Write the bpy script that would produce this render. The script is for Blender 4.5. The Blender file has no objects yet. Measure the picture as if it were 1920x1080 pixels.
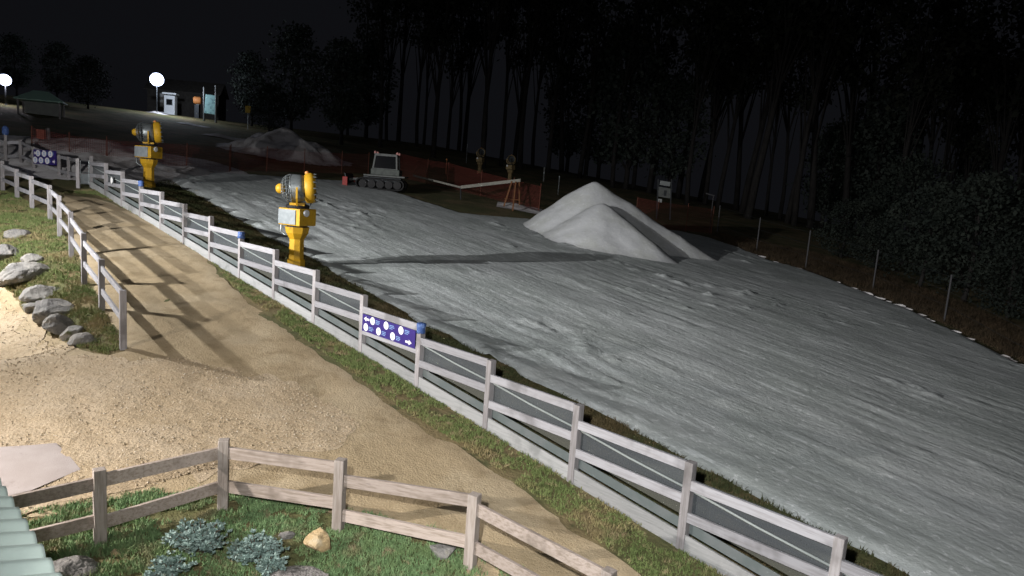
import bpy, bmesh, math, random
import numpy as np
from mathutils import Vector, Matrix, geometry
rnd = random.Random(7)
rng = np.random.default_rng(11)
S = bpy.context.scene
COL = S.collection
rad = math.radians

# ------------------------------------------------------------------ camera
FPX, PITCH, ROLL, ZC = 1315.0, rad(8.333), rad(4.24), 5.5
cF = np.array([0, math.cos(PITCH), -math.sin(PITCH)])
_R0 = np.array([1.0, 0, 0]); _U0 = np.array([0, math.sin(PITCH), math.cos(PITCH)])
cR = math.cos(ROLL) * _R0 + math.sin(ROLL) * _U0
cU = -math.sin(ROLL) * _R0 + math.cos(ROLL) * _U0
cam = bpy.data.cameras.new("camera"); cam_o = bpy.data.objects.new("camera", cam); COL.objects.link(cam_o)
cam.sensor_width = 36; cam.lens = 36 * FPX / 1920; cam.clip_end = 2000; cam.clip_start = 0.1
cam_o.matrix_world = Matrix(((cR[0], cU[0], -cF[0], 0), (cR[1], cU[1], -cF[1], 0), (cR[2], cU[2], -cF[2], ZC), (0, 0, 0, 1)))
S.camera = cam_o

# ------------------------------------------------------------------ night sky, moon, exposure
W = bpy.data.worlds.new("World"); S.world = W; W.use_nodes = True
wn = W.node_tree.nodes; wl = W.node_tree.links
sky = wn.new("ShaderNodeTexSky"); sky.sky_type = 'NISHITA'; sky.sun_disc = False
sky.sun_elevation = rad(-6); sky.sun_rotation = rad(200); sky.altitude = 1600
bg = wn["Background"]; bg.inputs[1].default_value = 0.05
glow = wn.new("ShaderNodeMix"); glow.data_type = 'RGBA'; glow.blend_type = 'ADD'; glow.inputs[0].default_value = 1
wl.new(sky.outputs[0], glow.inputs[6]); glow.inputs[7].default_value = (.088, .092, .116, 1)   # overcast night sky
wl.new(glow.outputs[2], bg.inputs[0])
moon = bpy.data.lights.new("moon", 'SUN'); moon.energy = 0.012; moon.angle = rad(0.5); moon.color = (0.8, 0.88, 1)
moon_o = bpy.data.objects.new("moon", moon); COL.objects.link(moon_o); moon_o.rotation_euler = (rad(50), 0, rad(-20))
S.view_settings.view_transform = 'Standard'; S.view_settings.look = 'None'
S.view_settings.exposure = 0.0; S.view_settings.gamma = 1.0
try:
    S.cycles.use_denoising = True
    S.cycles.max_bounces = 6; S.cycles.transparent_max_bounces = 24
except Exception: pass
SLOPE_LAMP_W, YARD_LAMP_W, FAR_LAMP_W, ROOF_LAMP_W, PATH_LAMP_W = 29000.0, 6000.0, 300.0, 5900.0, 3700.0

# ------------------------------------------------------------------ numpy noise
def _hash(ix, iy, seed):
    h = (ix.astype(np.int64) * 374761393 + iy.astype(np.int64) * 668265263 + seed * 974634777) & 0xFFFFFFFF
    h = ((h ^ (h >> 13)) * 1274126177) & 0xFFFFFFFF
    return ((h ^ (h >> 16)) & 0xFFFFFF) / float(0xFFFFFF)
def vnoise(x, y, seed=0):
    x = np.asarray(x, float); y = np.asarray(y, float)
    ix = np.floor(x); iy = np.floor(y); fx = x - ix; fy = y - iy
    fx = fx * fx * (3 - 2 * fx); fy = fy * fy * (3 - 2 * fy)
    a = _hash(ix, iy, seed); b = _hash(ix + 1, iy, seed); c = _hash(ix, iy + 1, seed); d = _hash(ix + 1, iy + 1, seed)
    return (a * (1 - fx) + b * fx) * (1 - fy) + (c * (1 - fx) + d * fx) * fy
def fbm(x, y, seed=0, o=4):
    t = 0; amp = 0.5
    for k in range(o):
        t = t + amp * (vnoise(x, y, seed + k) - 0.5); x = x * 2.03 + 3.1; y = y * 2.03 + 1.7; amp *= 0.5
    return t * 2
def sstep(a, b, x):
    t = np.clip((np.asarray(x, float) - a) / (b - a), 0, 1); return t * t * (3 - 2 * t)

# ------------------------------------------------------------------ terrain: a hillside that climbs along the long fence
FO = np.array([2.65, 9.27]); FD = np.array([-0.7139, 0.7003]); FN = np.array([0.7003, 0.7139])
def ns(x, y):
    return FN[0] * (x - FO[0]) + FN[1] * (y - FO[1]), FD[0] * (x - FO[0]) + FD[1] * (y - FO[1])
def terrain(x, y):
    x = np.asarray(x, float); y = np.asarray(y, float)
    n, s = ns(x, y)
    z = 0.057 - 0.0875 * x + 0.0858 * y
    over = np.maximum(0, s - 78)
    z = z - 0.1225 * (over - 12 * (1 - np.exp(-over / 12)) * 1.0) - 0.0 * over
    z = z - 0.07 * np.maximum(0, -n - 0.5) * (1 - 0.6 * sstep(8, 40, -n))
    z = z - 0.65 * sstep(3.9, 5.7, -n) * sstep(10.6, 12.6, s) * (1 - sstep(26, 34, s))
    z = z - 0.06 * np.maximum(0, n - 60)
    z = z + 0.05 * fbm(x * 0.45, y * 0.45, 5, 3) * sstep(0.6, 2.0, np.abs(n)) 
    return z
def pray(px, py):
    v = cF + cR * (px - 960) / FPX + cU * (540 - py) / FPX
    return v / v[1]
def g(px, py, h=0.0):
    """point of the ground (plus h) seen at a pixel of the 1920x1080 photograph"""
    v = pray(px, py); ts = np.concatenate([np.arange(2, 60, 0.25), np.arange(60, 260, 1.0)])
    f = ZC + v[2] * ts - terrain(v[0] * ts, ts) - h
    k = np.argmax(f < 0)
    if f[k] >= 0: k = len(ts) - 1
    lo, hi = ts[max(k - 1, 0)], ts[k]
    for _ in range(40):
        m = (lo + hi) / 2
        if ZC + v[2] * m - terrain(v[0] * m, m) - h > 0: lo = m
        else: hi = m
    return np.array([v[0] * lo, lo, ZC + v[2] * lo])
def at(px, py, y):
    """point at depth y on the line of sight of a pixel"""
    v = pray(px, py); return np.array([v[0] * y, y, ZC + v[2] * y])
def tz(x, y): return float(terrain(x, y))

# ------------------------------------------------------------------ materials
def mat(name, base=(.5, .5, .5), rough=.7, metal=0.0, emit=None, estr=0, bump=None, mix=None, alpha=None, spec=0.3, scale=None, rotz=0, sheen=0):
    """mix = (colour2, noise scale, detail, lo, hi) ; bump = (noise scale, strength, distance) ; scale stretches the noise space"""
    m = bpy.data.materials.new(name); m.use_nodes = True
    nt = m.node_tree; b = nt.nodes["Principled BSDF"]
    b.inputs["Base Color"].default_value = (*base, 1); b.inputs["Roughness"].default_value = rough
    b.inputs["Metallic"].default_value = metal; b.inputs["Specular IOR Level"].default_value = spec
    geo = nt.nodes.new("ShaderNodeNewGeometry"); mp = nt.nodes.new("ShaderNodeMapping")
    mp.vector_type = 'TEXTURE' if False else 'POINT'
    rot = nt.nodes.new("ShaderNodeVectorRotate"); rot.rotation_type = 'Z_AXIS'; rot.inputs["Angle"].default_value = rotz
    nt.links.new(geo.outputs["Position"], rot.inputs["Vector"]); nt.links.new(rot.outputs[0], mp.inputs[0])
    if scale: mp.inputs["Scale"].default_value = scale
    if mix:
        layers = mix if isinstance(mix, list) else [mix]
        prev = None
        for (c2, sc, det, lo, hi, *iso) in layers:
            n = nt.nodes.new("ShaderNodeTexNoise"); n.inputs["Scale"].default_value = sc; n.inputs["Detail"].default_value = det
            n.inputs["Roughness"].default_value = 0.62
            nt.links.new(geo.outputs["Position"] if iso else mp.outputs[0], n.inputs["Vector"])
            r = nt.nodes.new("ShaderNodeMapRange"); r.inputs[1].default_value = lo; r.inputs[2].default_value = hi; r.interpolation_type = 'SMOOTHSTEP'
            nt.links.new(n.outputs[0], r.inputs[0])
            mx = nt.nodes.new("ShaderNodeMix"); mx.data_type = 'RGBA'
            nt.links.new(r.outputs[0], mx.inputs[0])
            if prev is None: mx.inputs[6].default_value = (*base, 1)
            else: nt.links.new(prev, mx.inputs[6])
            mx.inputs[7].default_value = (*c2, 1); prev = mx.outputs[2]
        nt.links.new(prev, b.inputs["Base Color"])
    if bump:
        bl = bump if isinstance(bump, list) else [bump]; prevn = None
        for (sc, st, dist, *iso) in bl:
            n = nt.nodes.new("ShaderNodeTexNoise"); n.inputs["Scale"].default_value = sc; n.inputs["Detail"].default_value = 5
            nt.links.new(geo.outputs["Position"] if iso else mp.outputs[0], n.inputs["Vector"])
            bp = nt.nodes.new("ShaderNodeBump"); bp.inputs["Strength"].default_value = st; bp.inputs["Distance"].default_value = dist
            nt.links.new(n.outputs[0], bp.inputs["Height"])
            if prevn: nt.links.new(prevn, bp.inputs["Normal"])
            prevn = bp.outputs[0]
        nt.links.new(prevn, b.inputs["Normal"])
    if emit:
        b.inputs["Emission Color"].default_value = (*emit, 1); b.inputs["Emission Strength"].default_value = estr
    if alpha is not None:
        b.inputs["Alpha"].default_value = alpha
    return m
def lattice(m, cell, thread):
    """turn a material into an open mesh: square holes of the given cell, in the plane's u (along) and z directions"""
    nt = m.node_tree; b = nt.nodes["Principled BSDF"]
    at_ = nt.nodes.new("ShaderNodeAttribute"); at_.attribute_name = "netuv"
    sep = nt.nodes.new("ShaderNodeSeparateXYZ"); nt.links.new(at_.outputs["Vector"], sep.inputs[0])
    outs = []
    for k in range(2):
        d = nt.nodes.new("ShaderNodeMath"); d.operation = 'MULTIPLY'; d.inputs[1].default_value = 1 / cell; nt.links.new(sep.outputs[k], d.inputs[0])
        fr = nt.nodes.new("ShaderNodeMath"); fr.operation = 'FRACT'; nt.links.new(d.outputs[0], fr.inputs[0])
        lt = nt.nodes.new("ShaderNodeMath"); lt.operation = 'LESS_THAN'; lt.inputs[1].default_value = thread / cell; nt.links.new(fr.outputs[0], lt.inputs[0])
        outs.append(lt)
    mx = nt.nodes.new("ShaderNodeMath"); mx.operation = 'MAXIMUM'
    nt.links.new(outs[0].outputs[0], mx.inputs[0]); nt.links.new(outs[1].outputs[0], mx.inputs[1])
    nt.links.new(mx.outputs[0], b.inputs["Alpha"])
    return m
FANG = math.atan2(FD[1], FD[0])
M = {}
M['ground'] = mat('soil_and_moss', (.10, .105, .042), .95, mix=[((.20, .155, .08), .55, 5, .40, .60), ((.07, .08, .032), 2.2, 6, .5, .7), ((.2, .16, .085), 9, 4, .56, .75)], bump=[(14, .7, .05), (60, .5, .02)])
M['gravel'] = mat('compacted_path_gravel', (.385, .30, .185), .95, mix=[((.44, .355, .235), .5, 4, .42, .62), ((.30, .23, .135), 1.7, 8, .48, .70), ((.52, .44, .31), 52, 3, .58, .72), ((.20, .15, .085), 42, 3, .6, .76)], bump=[(5, .35, .06), (30, .6, .025), (85, .7, .012)])
M['loose'] = mat('loose_pale_gravel', (.41, .32, .21), .95, mix=[((.46, .37, .26), .6, 4, .42, .62), ((.29, .22, .13), 9, 5, .54, .72), ((.58, .48, .34), 30, 3, .56, .70), ((.20, .14, .075), 24, 3, .60, .74)], bump=[(6, .5, .05), (26, .6, .03), (70, .6, .012)])
M['slab'] = mat('worn_concrete', (.36, .315, .30), .9, mix=[((.42, .375, .365), 1.2, 6, .4, .65), ((.29, .25, .235), 5, 6, .55, .72)], bump=(60, .25, .01))
M['snow'] = mat('tracked_icy_snow', (.60, .64, .645), .68, mix=[((.48, .525, .515), .28, 5, .38, .62, 1), ((.50, .545, .54), 1.5, 6, .46, .68), ((.74, .79, .80), 3.2, 7, .55, .68), ((.80, .84, .85), 7, 5, .56, .70, 1), ((.44, .48, .47), 11, 4, .60, .74, 1)], bump=[(2.2, .45, .06), (5, .3, .03), (9, .5, .03, 1), (30, .5, .012, 1)], scale=(.30, 1.4, 1), rotz=-FANG + .06, spec=.4)
M['pile_snow'] = mat('fresh_made_snow', (.58, .60, .62), .8, mix=[((.52, .54, .53), .7, 6, .42, .66), ((.64, .655, .67), 6, 5, .52, .7)], bump=[(1.8, .35, .10), (6, .2, .04), (30, .25, .015)])
M['old_snow'] = mat('dirty_old_snow', (.78, .76, .77), .85, mix=((.42, .39, .38), .9, 6, .48, .66), bump=[(3, .5, .1)])
def wood(name, base, c2, ang, vertical=False):
    sc = (10, 10, .7) if vertical else (.6, 10, 10)
    m = mat(name, base, .85, mix=[(c2, 3.2, 6, .42, .66), (tuple(v * .55 for v in base), 5.5, 5, .6, .75), (tuple(v * .7 for v in c2), 1.1, 4, .52, .7, 1)], bump=(6, .35, .012), scale=sc, rotz=-ang)
    nt = m.node_tree; b = nt.nodes["Principled BSDF"]; src = b.inputs["Base Color"].links[0].from_socket   # every board weathered a little differently
    oi = nt.nodes.new("ShaderNodeObjectInfo"); hs = nt.nodes.new("ShaderNodeHueSaturation"); mr = nt.nodes.new("ShaderNodeMapRange")
    mr.inputs[3].default_value = .74; mr.inputs[4].default_value = 1.12; nt.links.new(oi.outputs["Random"], mr.inputs[0]); nt.links.new(mr.outputs[0], hs.inputs["Value"])
    nt.links.new(src, hs.inputs["Color"]); nt.links.new(hs.outputs[0], b.inputs["Base Color"])
    return m
M['post_wood'] = wood('weathered_post_timber', (.335, .32, .33), (.25, .235, .235), 0, True)
M['rail_wood'] = wood('weathered_rail_timber', (.33, .33, .355), (.26, .255, .27), FANG)
M['low_rail'] = wood('bleached_rail_timber', (.42, .355, .315), (.28, .23, .19), rad(-10))
M['low_post'] = wood('bleached_post_timber', (.38, .335, .305), (.27, .23, .20), 0, True)
M['plinth'] = wood('painted_plinth_board', (.36, .365, .37), (.30, .31, .31), FANG)
M['shade'] = mat('grey_shade_mesh', (.075, .085, .095), .8, mix=((.10, .112, .12), .8, 3, .4, .6), alpha=.64, scale=(.5, .5, 3))
M['shade_low'] = mat('thin_brown_grey_mesh', (.085, .088, .075), .8, alpha=.72)
M['shade_band'] = mat('grey_mesh_hem', (.125, .14, .142), .8, mix=((.10, .12, .12), 2, 4, .4, .6))
M['wire'] = mat('pale_rope', (.27, .30, .295), .6)
M['blue'] = mat('blue_plastic', (.05, .10, .28), .6, mix=((.10, .17, .38), 14, 3, .5, .6), bump=(25, .6, .03))
M['navy'] = mat('navy_sign_face', (.035, .022, .16), .4)
M['sign_white'] = mat('white_sign_print', (.82, .82, .86), .5)
M['sign_blue'] = mat('light_blue_sign_print', (.25, .42, .72), .5)
M['sign_edge'] = mat('sign_backing_metal', (.4, .4, .42), .4, .6)
M['yellow'] = mat('yellow_enamel', (.60, .345, .02), .5, mix=[((.46, .26, .018), 3, 5, .42, .66), ((.28, .17, .03), 6, 6, .60, .76)], bump=(9, .06, .02))
M['dim_yellow'] = mat('dimmed_yellow_enamel', (.26, .19, .095), .7, mix=((.17, .125, .06), 4, 5, .42, .65))  # darkened copy of the gun yellow, low light put into the colour
M['black'] = mat('black_rubber', (.012, .012, .013), .7, bump=(20, .2, .01))
M['steel'] = mat('grey_steel', (.30, .33, .34), .42, .7, mix=((.2, .22, .23), 9, 4, .45, .65))
M['dark_steel'] = mat('dark_steel', (.05, .055, .06), .5, .5)
M['panel'] = mat('pale_control_panel', (.30, .33, .345), .5, mix=((.24, .27, .285), 5, 3, .4, .6))
M['lens'] = mat('white_lamp_glass', (.8, .8, .8), .15)
M['red'] = mat('red_paint', (.40, .035, .03), .5, mix=((.3, .03, .025), 6, 3, .4, .7))
M['white'] = mat('dirty_white_paint', (.125, .133, .13), .5, mix=((.075, .082, .08), 4, 4, .5, .7))
M['glass'] = mat('dark_window_glass', (.01, .011, .013), .08, spec=.5)
M['orange_wood'] = mat('orange_timber', (.20, .09, .04), .8, mix=((.14, .06, .03), 6, 4, .4, .7))
M['barrier'] = mat('pale_barrier_rail', (.27, .265, .235), .8, mix=((.2, .195, .17), 6, 4, .4, .7))
M['net'] = lattice(mat('orange_safety_net', (.16, .03, .024), .8), .09, .0115)
M['rock'] = mat('granite', (.25, .24, .225), .9, mix=[((.17, .165, .16), 1.8, 8, .42, .62), ((.30, .28, .25), 5, 6, .52, .7), ((.09, .10, .045), 2.5, 6, .60, .74)], bump=[(5, .8, .08), (22, .7, .03)])
M['sandstone'] = mat('sandy_rock', (.45, .33, .18), .9, mix=[((.5, .42, .29), 4, 6, .45, .65), ((.3, .22, .12), 9, 5, .55, .7)], bump=[(7, .7, .05), (30, .5, .02)])
M['pebble'] = mat('grey_grit', (.27, .255, .245), .95, mix=((.17, .16, .155), 30, 4, .45, .65), bump=[(40, .9, .03), (15, .6, .05)])
M['grass'] = mat('short_grass_blades', (.135, .18, .06), .8, mix=[((.27, .22, .11), .9, 5, .45, .62), ((.16, .20, .07), 3.5, 4, .45, .65), ((.33, .26, .15), 5, 5, .52, .68)])
M['grass2'] = mat('lush_grass_blades', (.16, .255, .115), .8, mix=[((.22, .20, .11), 1.3, 5, .50, .66), ((.16, .235, .10), 3.5, 4, .45, .65), ((.30, .25, .15), 6, 5, .56, .70)])
M['dead'] = mat('dead_brown_grass', (.075, .052, .03), .9, mix=((.04, .03, .018), 2, 4, .4, .6))
M['grass3'] = mat('dull_rough_grass', (.06, .07, .028), .85, mix=[((.11, .085, .04), .8, 5, .45, .62), ((.14, .11, .06), 5, 4, .56, .7)])
M['leafblue'] = mat('blue_green_leaf', (.20, .285, .26), .6, mix=[((.27, .36, .335), 9, 3, .45, .6), ((.13, .16, .13), 5, 3, .55, .7)])
M['twig'] = mat('brown_twig', (.10, .07, .05), .9)
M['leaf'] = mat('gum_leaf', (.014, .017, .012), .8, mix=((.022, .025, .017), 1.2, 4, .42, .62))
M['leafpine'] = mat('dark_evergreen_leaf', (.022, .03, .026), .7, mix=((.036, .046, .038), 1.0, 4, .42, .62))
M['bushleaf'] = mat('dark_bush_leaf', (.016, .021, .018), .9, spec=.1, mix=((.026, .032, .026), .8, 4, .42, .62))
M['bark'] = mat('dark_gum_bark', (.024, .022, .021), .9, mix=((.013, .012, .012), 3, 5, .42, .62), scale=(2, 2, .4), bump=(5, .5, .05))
M['roof'] = mat('pale_green_roof_steel', (.46, .56, .52), .5, .0, mix=((.40, .49, .46), 3, 4, .45, .65))
M['wall'] = mat('painted_weatherboard', (.30, .32, .31), .8, mix=((.26, .27, .27), 4, 4, .4, .6))
M['hutroof'] = mat('green_hut_roof', (.32, .52, .44), .5)
M['teal'] = mat('pale_teal_board', (.34, .60, .60), .6, mix=((.2, .36, .38), 3, 5, .48, .66))
M['orange'] = mat('orange_plastic', (.75, .30, .10), .5)
M['groomer_body'] = mat('dull_groomer_body', (.085, .10, .09), .5, mix=((.055, .065, .06), 4, 4, .45, .65))
M['wheel'] = mat('dark_wheel', (.03, .03, .032), .7)
M['pole_dark'] = mat('dull_grey_pole', (.055, .055, .06), .6)
M['lodge_dark'] = mat('dark_stained_boards', (.07, .065, .06), .85, mix=((.05, .045, .04), 3, 4, .4, .6))
M['net_post'] = mat('dull_red_stake', (.13, .045, .03), .8)
M['kiosk_white'] = mat('white_kiosk_paint', (.72, .75, .78), .5)
M['lamp_cool'] = mat('lit_cool_lamp', (1, 1, 1), .3, emit=(.62, .72, 1.0), estr=9)
M['lamp_warm'] = mat('lit_flood_lamp', (1, 1, 1), .3, emit=(1, .95, .9), estr=40)

# ------------------------------------------------------------------ mesh builder and tagging
class MB:
    def __init__(s): s.v = []; s.f = []; s.uv = []
    def add(s, vs, fs):
        o = len(s.v); s.v += [tuple(map(float, p)) for p in vs]; s.f += [tuple(i + o for i in f) for f in fs]; return s
    def box(s, c, size, rot=None):
        x, y, z = [k / 2 for k in size]; R = rot if rot is not None else Matrix.Identity(3)
        vs = [Vector(c) + R @ Vector(p) for p in ((-x, -y, -z), (x, -y, -z), (x, y, -z), (-x, y, -z), (-x, -y, z), (x, -y, z), (x, y, z), (-x, y, z))]
        return s.add(vs, [(0, 3, 2, 1), (4, 5, 6, 7), (0, 1, 5, 4), (1, 2, 6, 5), (2, 3, 7, 6), (3, 0, 4, 7)])
    def beam(s, a, b, w, h, up=(0, 0, 1)):
        """a bar of width w and height h between two points"""
        a = Vector(a); b = Vector(b); d = (b - a).normalized(); u = Vector(up); sd = d.cross(u).normalized(); u = sd.cross(d).normalized() if abs(d.z) > .9 else Vector(up)
        vs = []
        for p in (a, b):
            for (i, j) in ((-1, -1), (1, -1), (1, 1), (-1, 1)): vs.append(p + sd * (i * w / 2) + u * (j * h / 2))
        return s.add(vs, [(0, 1, 2, 3), (7, 6, 5, 4), (0, 4, 5, 1), (1, 5, 6, 2), (2, 6, 7, 3), (3, 7, 4, 0)])
    def tube(s, pts, rs, n=8, caps=True):
        pts = [Vector(p) for p in pts]; rs = rs if isinstance(rs, (list, tuple)) else [rs] * len(pts)
        vs = []; fs = []
        for i, p in enumerate(pts):
            d = (pts[min(i + 1, len(pts) - 1)] - pts[max(i - 1, 0)]).normalized()
            a = d.cross(Vector((0, 0, 1)) if abs(d.z) < .9 else Vector((1, 0, 0))).normalized(); b = d.cross(a)
            for k in range(n):
                t = 2 * math.pi * k / n; vs.append(p + (a * math.cos(t) + b * math.sin(t)) * rs[i])
        for i in range(len(pts) - 1):
            for k in range(n): fs.append((i * n + k, i * n + (k + 1) % n, (i + 1) * n + (k + 1) % n, (i + 1) * n + k))
        if caps: fs.append(tuple(range(n))[::-1]); fs.append(tuple((len(pts) - 1) * n + k for k in range(n)))
        return s.add(vs, fs)
    def lathe(s, prof, axis=(0, 0, 1), org=(0, 0, 0), n=20, caps=True, ph=0.0):
        ax = Vector(axis).normalized(); a = ax.cross(Vector((0, 0, 1)) if abs(ax.z) < .9 else Vector((1, 0, 0))).normalized(); b = ax.cross(a); o = Vector(org)
        vs = []; fs = []
        for (r, h) in prof:
            for k in range(n):
                t = 2 * math.pi * k / n + ph; vs.append(o + ax * h + (a * math.cos(t) + b * math.sin(t)) * r)
        for i in range(len(prof) - 1):
            for k in range(n): fs.append((i * n + k, i * n + (k + 1) % n, (i + 1) * n + (k + 1) % n, (i + 1) * n + k))
        if caps:
            if prof[0][0] > 1e-4: fs.append(tuple(range(n))[::-1])
            if prof[-1][0] > 1e-4: fs.append(tuple((len(prof) - 1) * n + k for k in range(n)))
        return s.add(vs, fs)
    def build(s, name, m, parent=None, bevel=0, smooth=False, org=None):
        """link as one mesh; vertices are given in the parent's space (or in world space minus org)"""
        me = bpy.data.meshes.new(name); o = Vector(org) if org is not None else None
        me.from_pydata([tuple(Vector(p) - o) for p in s.v] if o is not None else s.v, [], s.f); me.update()
        if bevel:
            bm = bmesh.new(); bm.from_mesh(me)
            bmesh.ops.bevel(bm, geom=list(bm.edges), offset=bevel, segments=2, affect='EDGES', profile=.6); bm.to_mesh(me); bm.free()
        if smooth:
            for p in me.polygons: p.use_smooth = True
        me.materials.append(m)
        ob = bpy.data.objects.new(name, me); COL.objects.link(ob)
        if parent is not None: ob.parent = parent
        elif o is not None: ob.location = o
        return ob
def mesh_np(name, V, Fq, m, smooth=True, parent=None, loc=None):
    me = bpy.data.meshes.new(name); V = np.asarray(V, np.float32); Fq = np.asarray(Fq, np.int32)
    k = Fq.shape[1]
    me.vertices.add(len(V)); me.vertices.foreach_set("co", V.ravel())
    me.loops.add(Fq.size); me.loops.foreach_set("vertex_index", Fq.ravel())
    me.polygons.add(len(Fq)); me.polygons.foreach_set("loop_start", np.arange(0, Fq.size, k, dtype=np.int32)); me.polygons.foreach_set("loop_total", np.full(len(Fq), k, np.int32))
    me.polygons.foreach_set("use_smooth", np.full(len(Fq), smooth)); me.update(calc_edges=True); me.validate()
    me.materials.append(m); ob = bpy.data.objects.new(name, me); COL.objects.link(ob)
    if parent is not None: ob.parent = parent
    if loc is not None: ob.location = loc
    return ob
def tag(o, label=None, cat=None, group=None, kind=None):
    if label: o['label'] = label
    if cat: o['category'] = cat
    if group: o['group'] = group
    if kind: o['kind'] = kind
    return o
def thing(name, loc, label, cat, group=None, rz=0.0):
    e = bpy.data.objects.new(name, None); e.empty_display_size = .2; COL.objects.link(e); e.location = tuple(map(float, loc)); e.rotation_euler = (0, 0, rz)
    return tag(e, label, cat, group)
def dup(root, loc, rz=None, scale=None, label=None, group=None):
    r = root.copy(); COL.objects.link(r); r.location = tuple(map(float, loc))
    if rz is not None: r.rotation_euler = (0, 0, rz)
    if scale is not None: r.scale = scale if isinstance(scale, tuple) else (scale,) * 3
    if label: r['label'] = label
    if group: r['group'] = group
    for ch in list(root.children):
        c = ch.copy(); COL.objects.link(c); c.parent = r
        for gch in list(ch.children):
            d = gch.copy(); COL.objects.link(d); d.parent = c
    return r

# ------------------------------------------------------------------ ground sheets
def axis_steps(a, b, fine_a, fine_b, fine, coarse):
    return np.unique(np.round(np.concatenate([np.arange(a, fine_a, coarse), np.arange(fine_a, fine_b, fine), np.arange(fine_b, b + coarse, coarse)]), 3))
gx = axis_steps(-260, 260, -32, 30, .3, 6); gy = axis_steps(-30, 330, 2, 62, .3, 6)
X, Y = np.meshgrid(gx, gy); Z = terrain(X, Y) + .02 * fbm(X * 2.1, Y * 2.1, 31, 3)
nx, ny = len(gx), len(gy); idx = np.arange(nx * ny).reshape(ny, nx)
Q = np.stack([idx[:-1, :-1], idx[:-1, 1:], idx[1:, 1:], idx[1:, :-1]], -1).reshape(-1, 4)
tag(mesh_np('ground', np.stack([X, Y, Z], -1).reshape(-1, 3), Q, M['ground']), kind='structure')

def densify(poly, step, amp, freq, seed):
    P = [np.asarray(p[:2], float) for p in poly]; out = []
    for i, a in enumerate(P):
        b = P[(i + 1) % len(P)]; L = np.linalg.norm(b - a); k = max(1, int(L / step))
        for j in range(k): out.append(a + (b - a) * j / k)
    out = np.array(out)
    out[:, 0] += amp * fbm(out[:, 0] * freq, out[:, 1] * freq, seed, 4); out[:, 1] += amp * fbm(out[:, 0] * freq + 9, out[:, 1] * freq, seed + 7, 4)
    return out
def inside(poly, x, y):
    c = np.zeros(x.shape, bool); j = len(poly) - 1
    for i in range(len(poly)):
        xi, yi = poly[i]; xj, yj = poly[j]
        if yi != yj:
            t = ((yi > y) != (yj > y)) & (x < (xj - xi) * (y - yi) / (yj - yi) + xi); c ^= t
        j = i
    return c
def edge_dist(poly, x, y):
    d = np.full(x.shape, 1e9)
    A = poly; B = np.roll(poly, -1, axis=0)
    for a, b in zip(A, B):
        ab = b - a; L = ab @ ab + 1e-12
        t = np.clip(((x - a[0]) * ab[0] + (y - a[1]) * ab[1]) / L, 0, 1)
        d = np.minimum(d, np.hypot(x - a[0] - t * ab[0], y - a[1] - t * ab[1]))
    return d
def sheet(name, poly, step, zfun, m, amp=.1, freq=1.2, seed=1, grow=None):
    """fill an outline with a fine triangulated sheet laid over the terrain"""
    P = densify(poly, step, amp, freq, seed)
    x0, y0 = P.min(0); x1, y1 = P.max(0)
    xs, ys = np.meshgrid(np.arange(x0, x1, step), np.arange(y0, y1, step)); xs = xs.ravel() + rng.uniform(-.2, .2, xs.size) * step; ys = ys.ravel() + rng.uniform(-.2, .2, ys.size) * step
    k = inside(P, xs, ys); xs, ys = xs[k], ys[k]
    if step > .05:
        dd = edge_dist(P, xs, ys); k = dd > step * .5; xs, ys = xs[k], ys[k]
    pts = np.concatenate([P, np.stack([xs, ys], 1)])
    n = len(P)
    r = geometry.delaunay_2d_cdt([Vector(p) for p in pts], [(i, (i + 1) % n) for i in range(n)], [], 1, 1e-5)
    V = np.array([(v.x, v.y) for v in r[0]]); Fc = np.array([f for f in r[2] if len(f) == 3])
    ed = edge_dist(P[::2] if len(P) > 400 else P, V[:, 0], V[:, 1])
    z = zfun(V[:, 0], V[:, 1], ed)
    return tag(mesh_np(name, np.column_stack([V, z]), Fc, m), kind='structure'), P
gpts = lambda L: [g(*q)[:2] for q in L]

# gravel yard and path
gravel_poly = gpts([(118, 366), (180, 372), (290, 412), (380, 482), (440, 548), (540, 622), (640, 692), (760, 782), (860, 842), (950, 902), (1060, 982), (1170, 1062), (1260, 1130)])
gravel_poly += [np.array([.2, 7.4]), np.array([-.3, 8.2])]
gravel_poly += gpts([(880, 1022), (634, 960), (418, 930), (300, 925), (190, 945), (45, 975)]) + [np.array([-9.5, 8.3]), np.array([-13, 9]), np.array([-17, 14]), np.array([-15, 17.5])]
gravel_poly += gpts([(-30, 515), (20, 555), (62, 596), (120, 636), (150, 655), (205, 668), (234, 660), (208, 600), (176, 540), (148, 470), (128, 415)])
def zg(x, y, e):
    return terrain(x, y) + .028 - .022 * (1 - sstep(0, .2, e)) + .022 * fbm(x * 1.7, y * 1.7, 3, 3) + .008 * fbm(x * 5, y * 5, 4, 3) - .012 * np.exp(-(fbm((x * FN[0] + y * FN[1]) * 1.1, (x * FD[0] + y * FD[1]) * .08, 19, 2) / .05) ** 2)
sheet('gravel_path', gravel_poly, .16, zg, M['gravel'], amp=.16, freq=1.6, seed=3)
slab_poly = gpts([(-90, 852), (20, 843), (106, 836), (152, 886), (60, 926), (-60, 957)])
loose_poly = gpts([(225, 672), (330, 676), (430, 694), (540, 722), (630, 765), (672, 805), (640, 838), (520, 858), (400, 886), (300, 912), (190, 936), (60, 962)]) + [np.array([-9.3, 8.5]), np.array([-13, 9.3]), np.array([-16.5, 14]), np.array([-15, 17])]
loose_poly += gpts([(-30, 528), (15, 568), (58, 610), (118, 650), (150, 668)])
sheet('gravel_yard', loose_poly, .12, lambda x, y, e: zg(x, y, e * 0 + 1) + .006 + .022 * sstep(0, .5, e) * (.5 + fbm(x * 7, y * 7, 17, 3)) , M['loose'], amp=.5, freq=2.6, seed=6)
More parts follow.
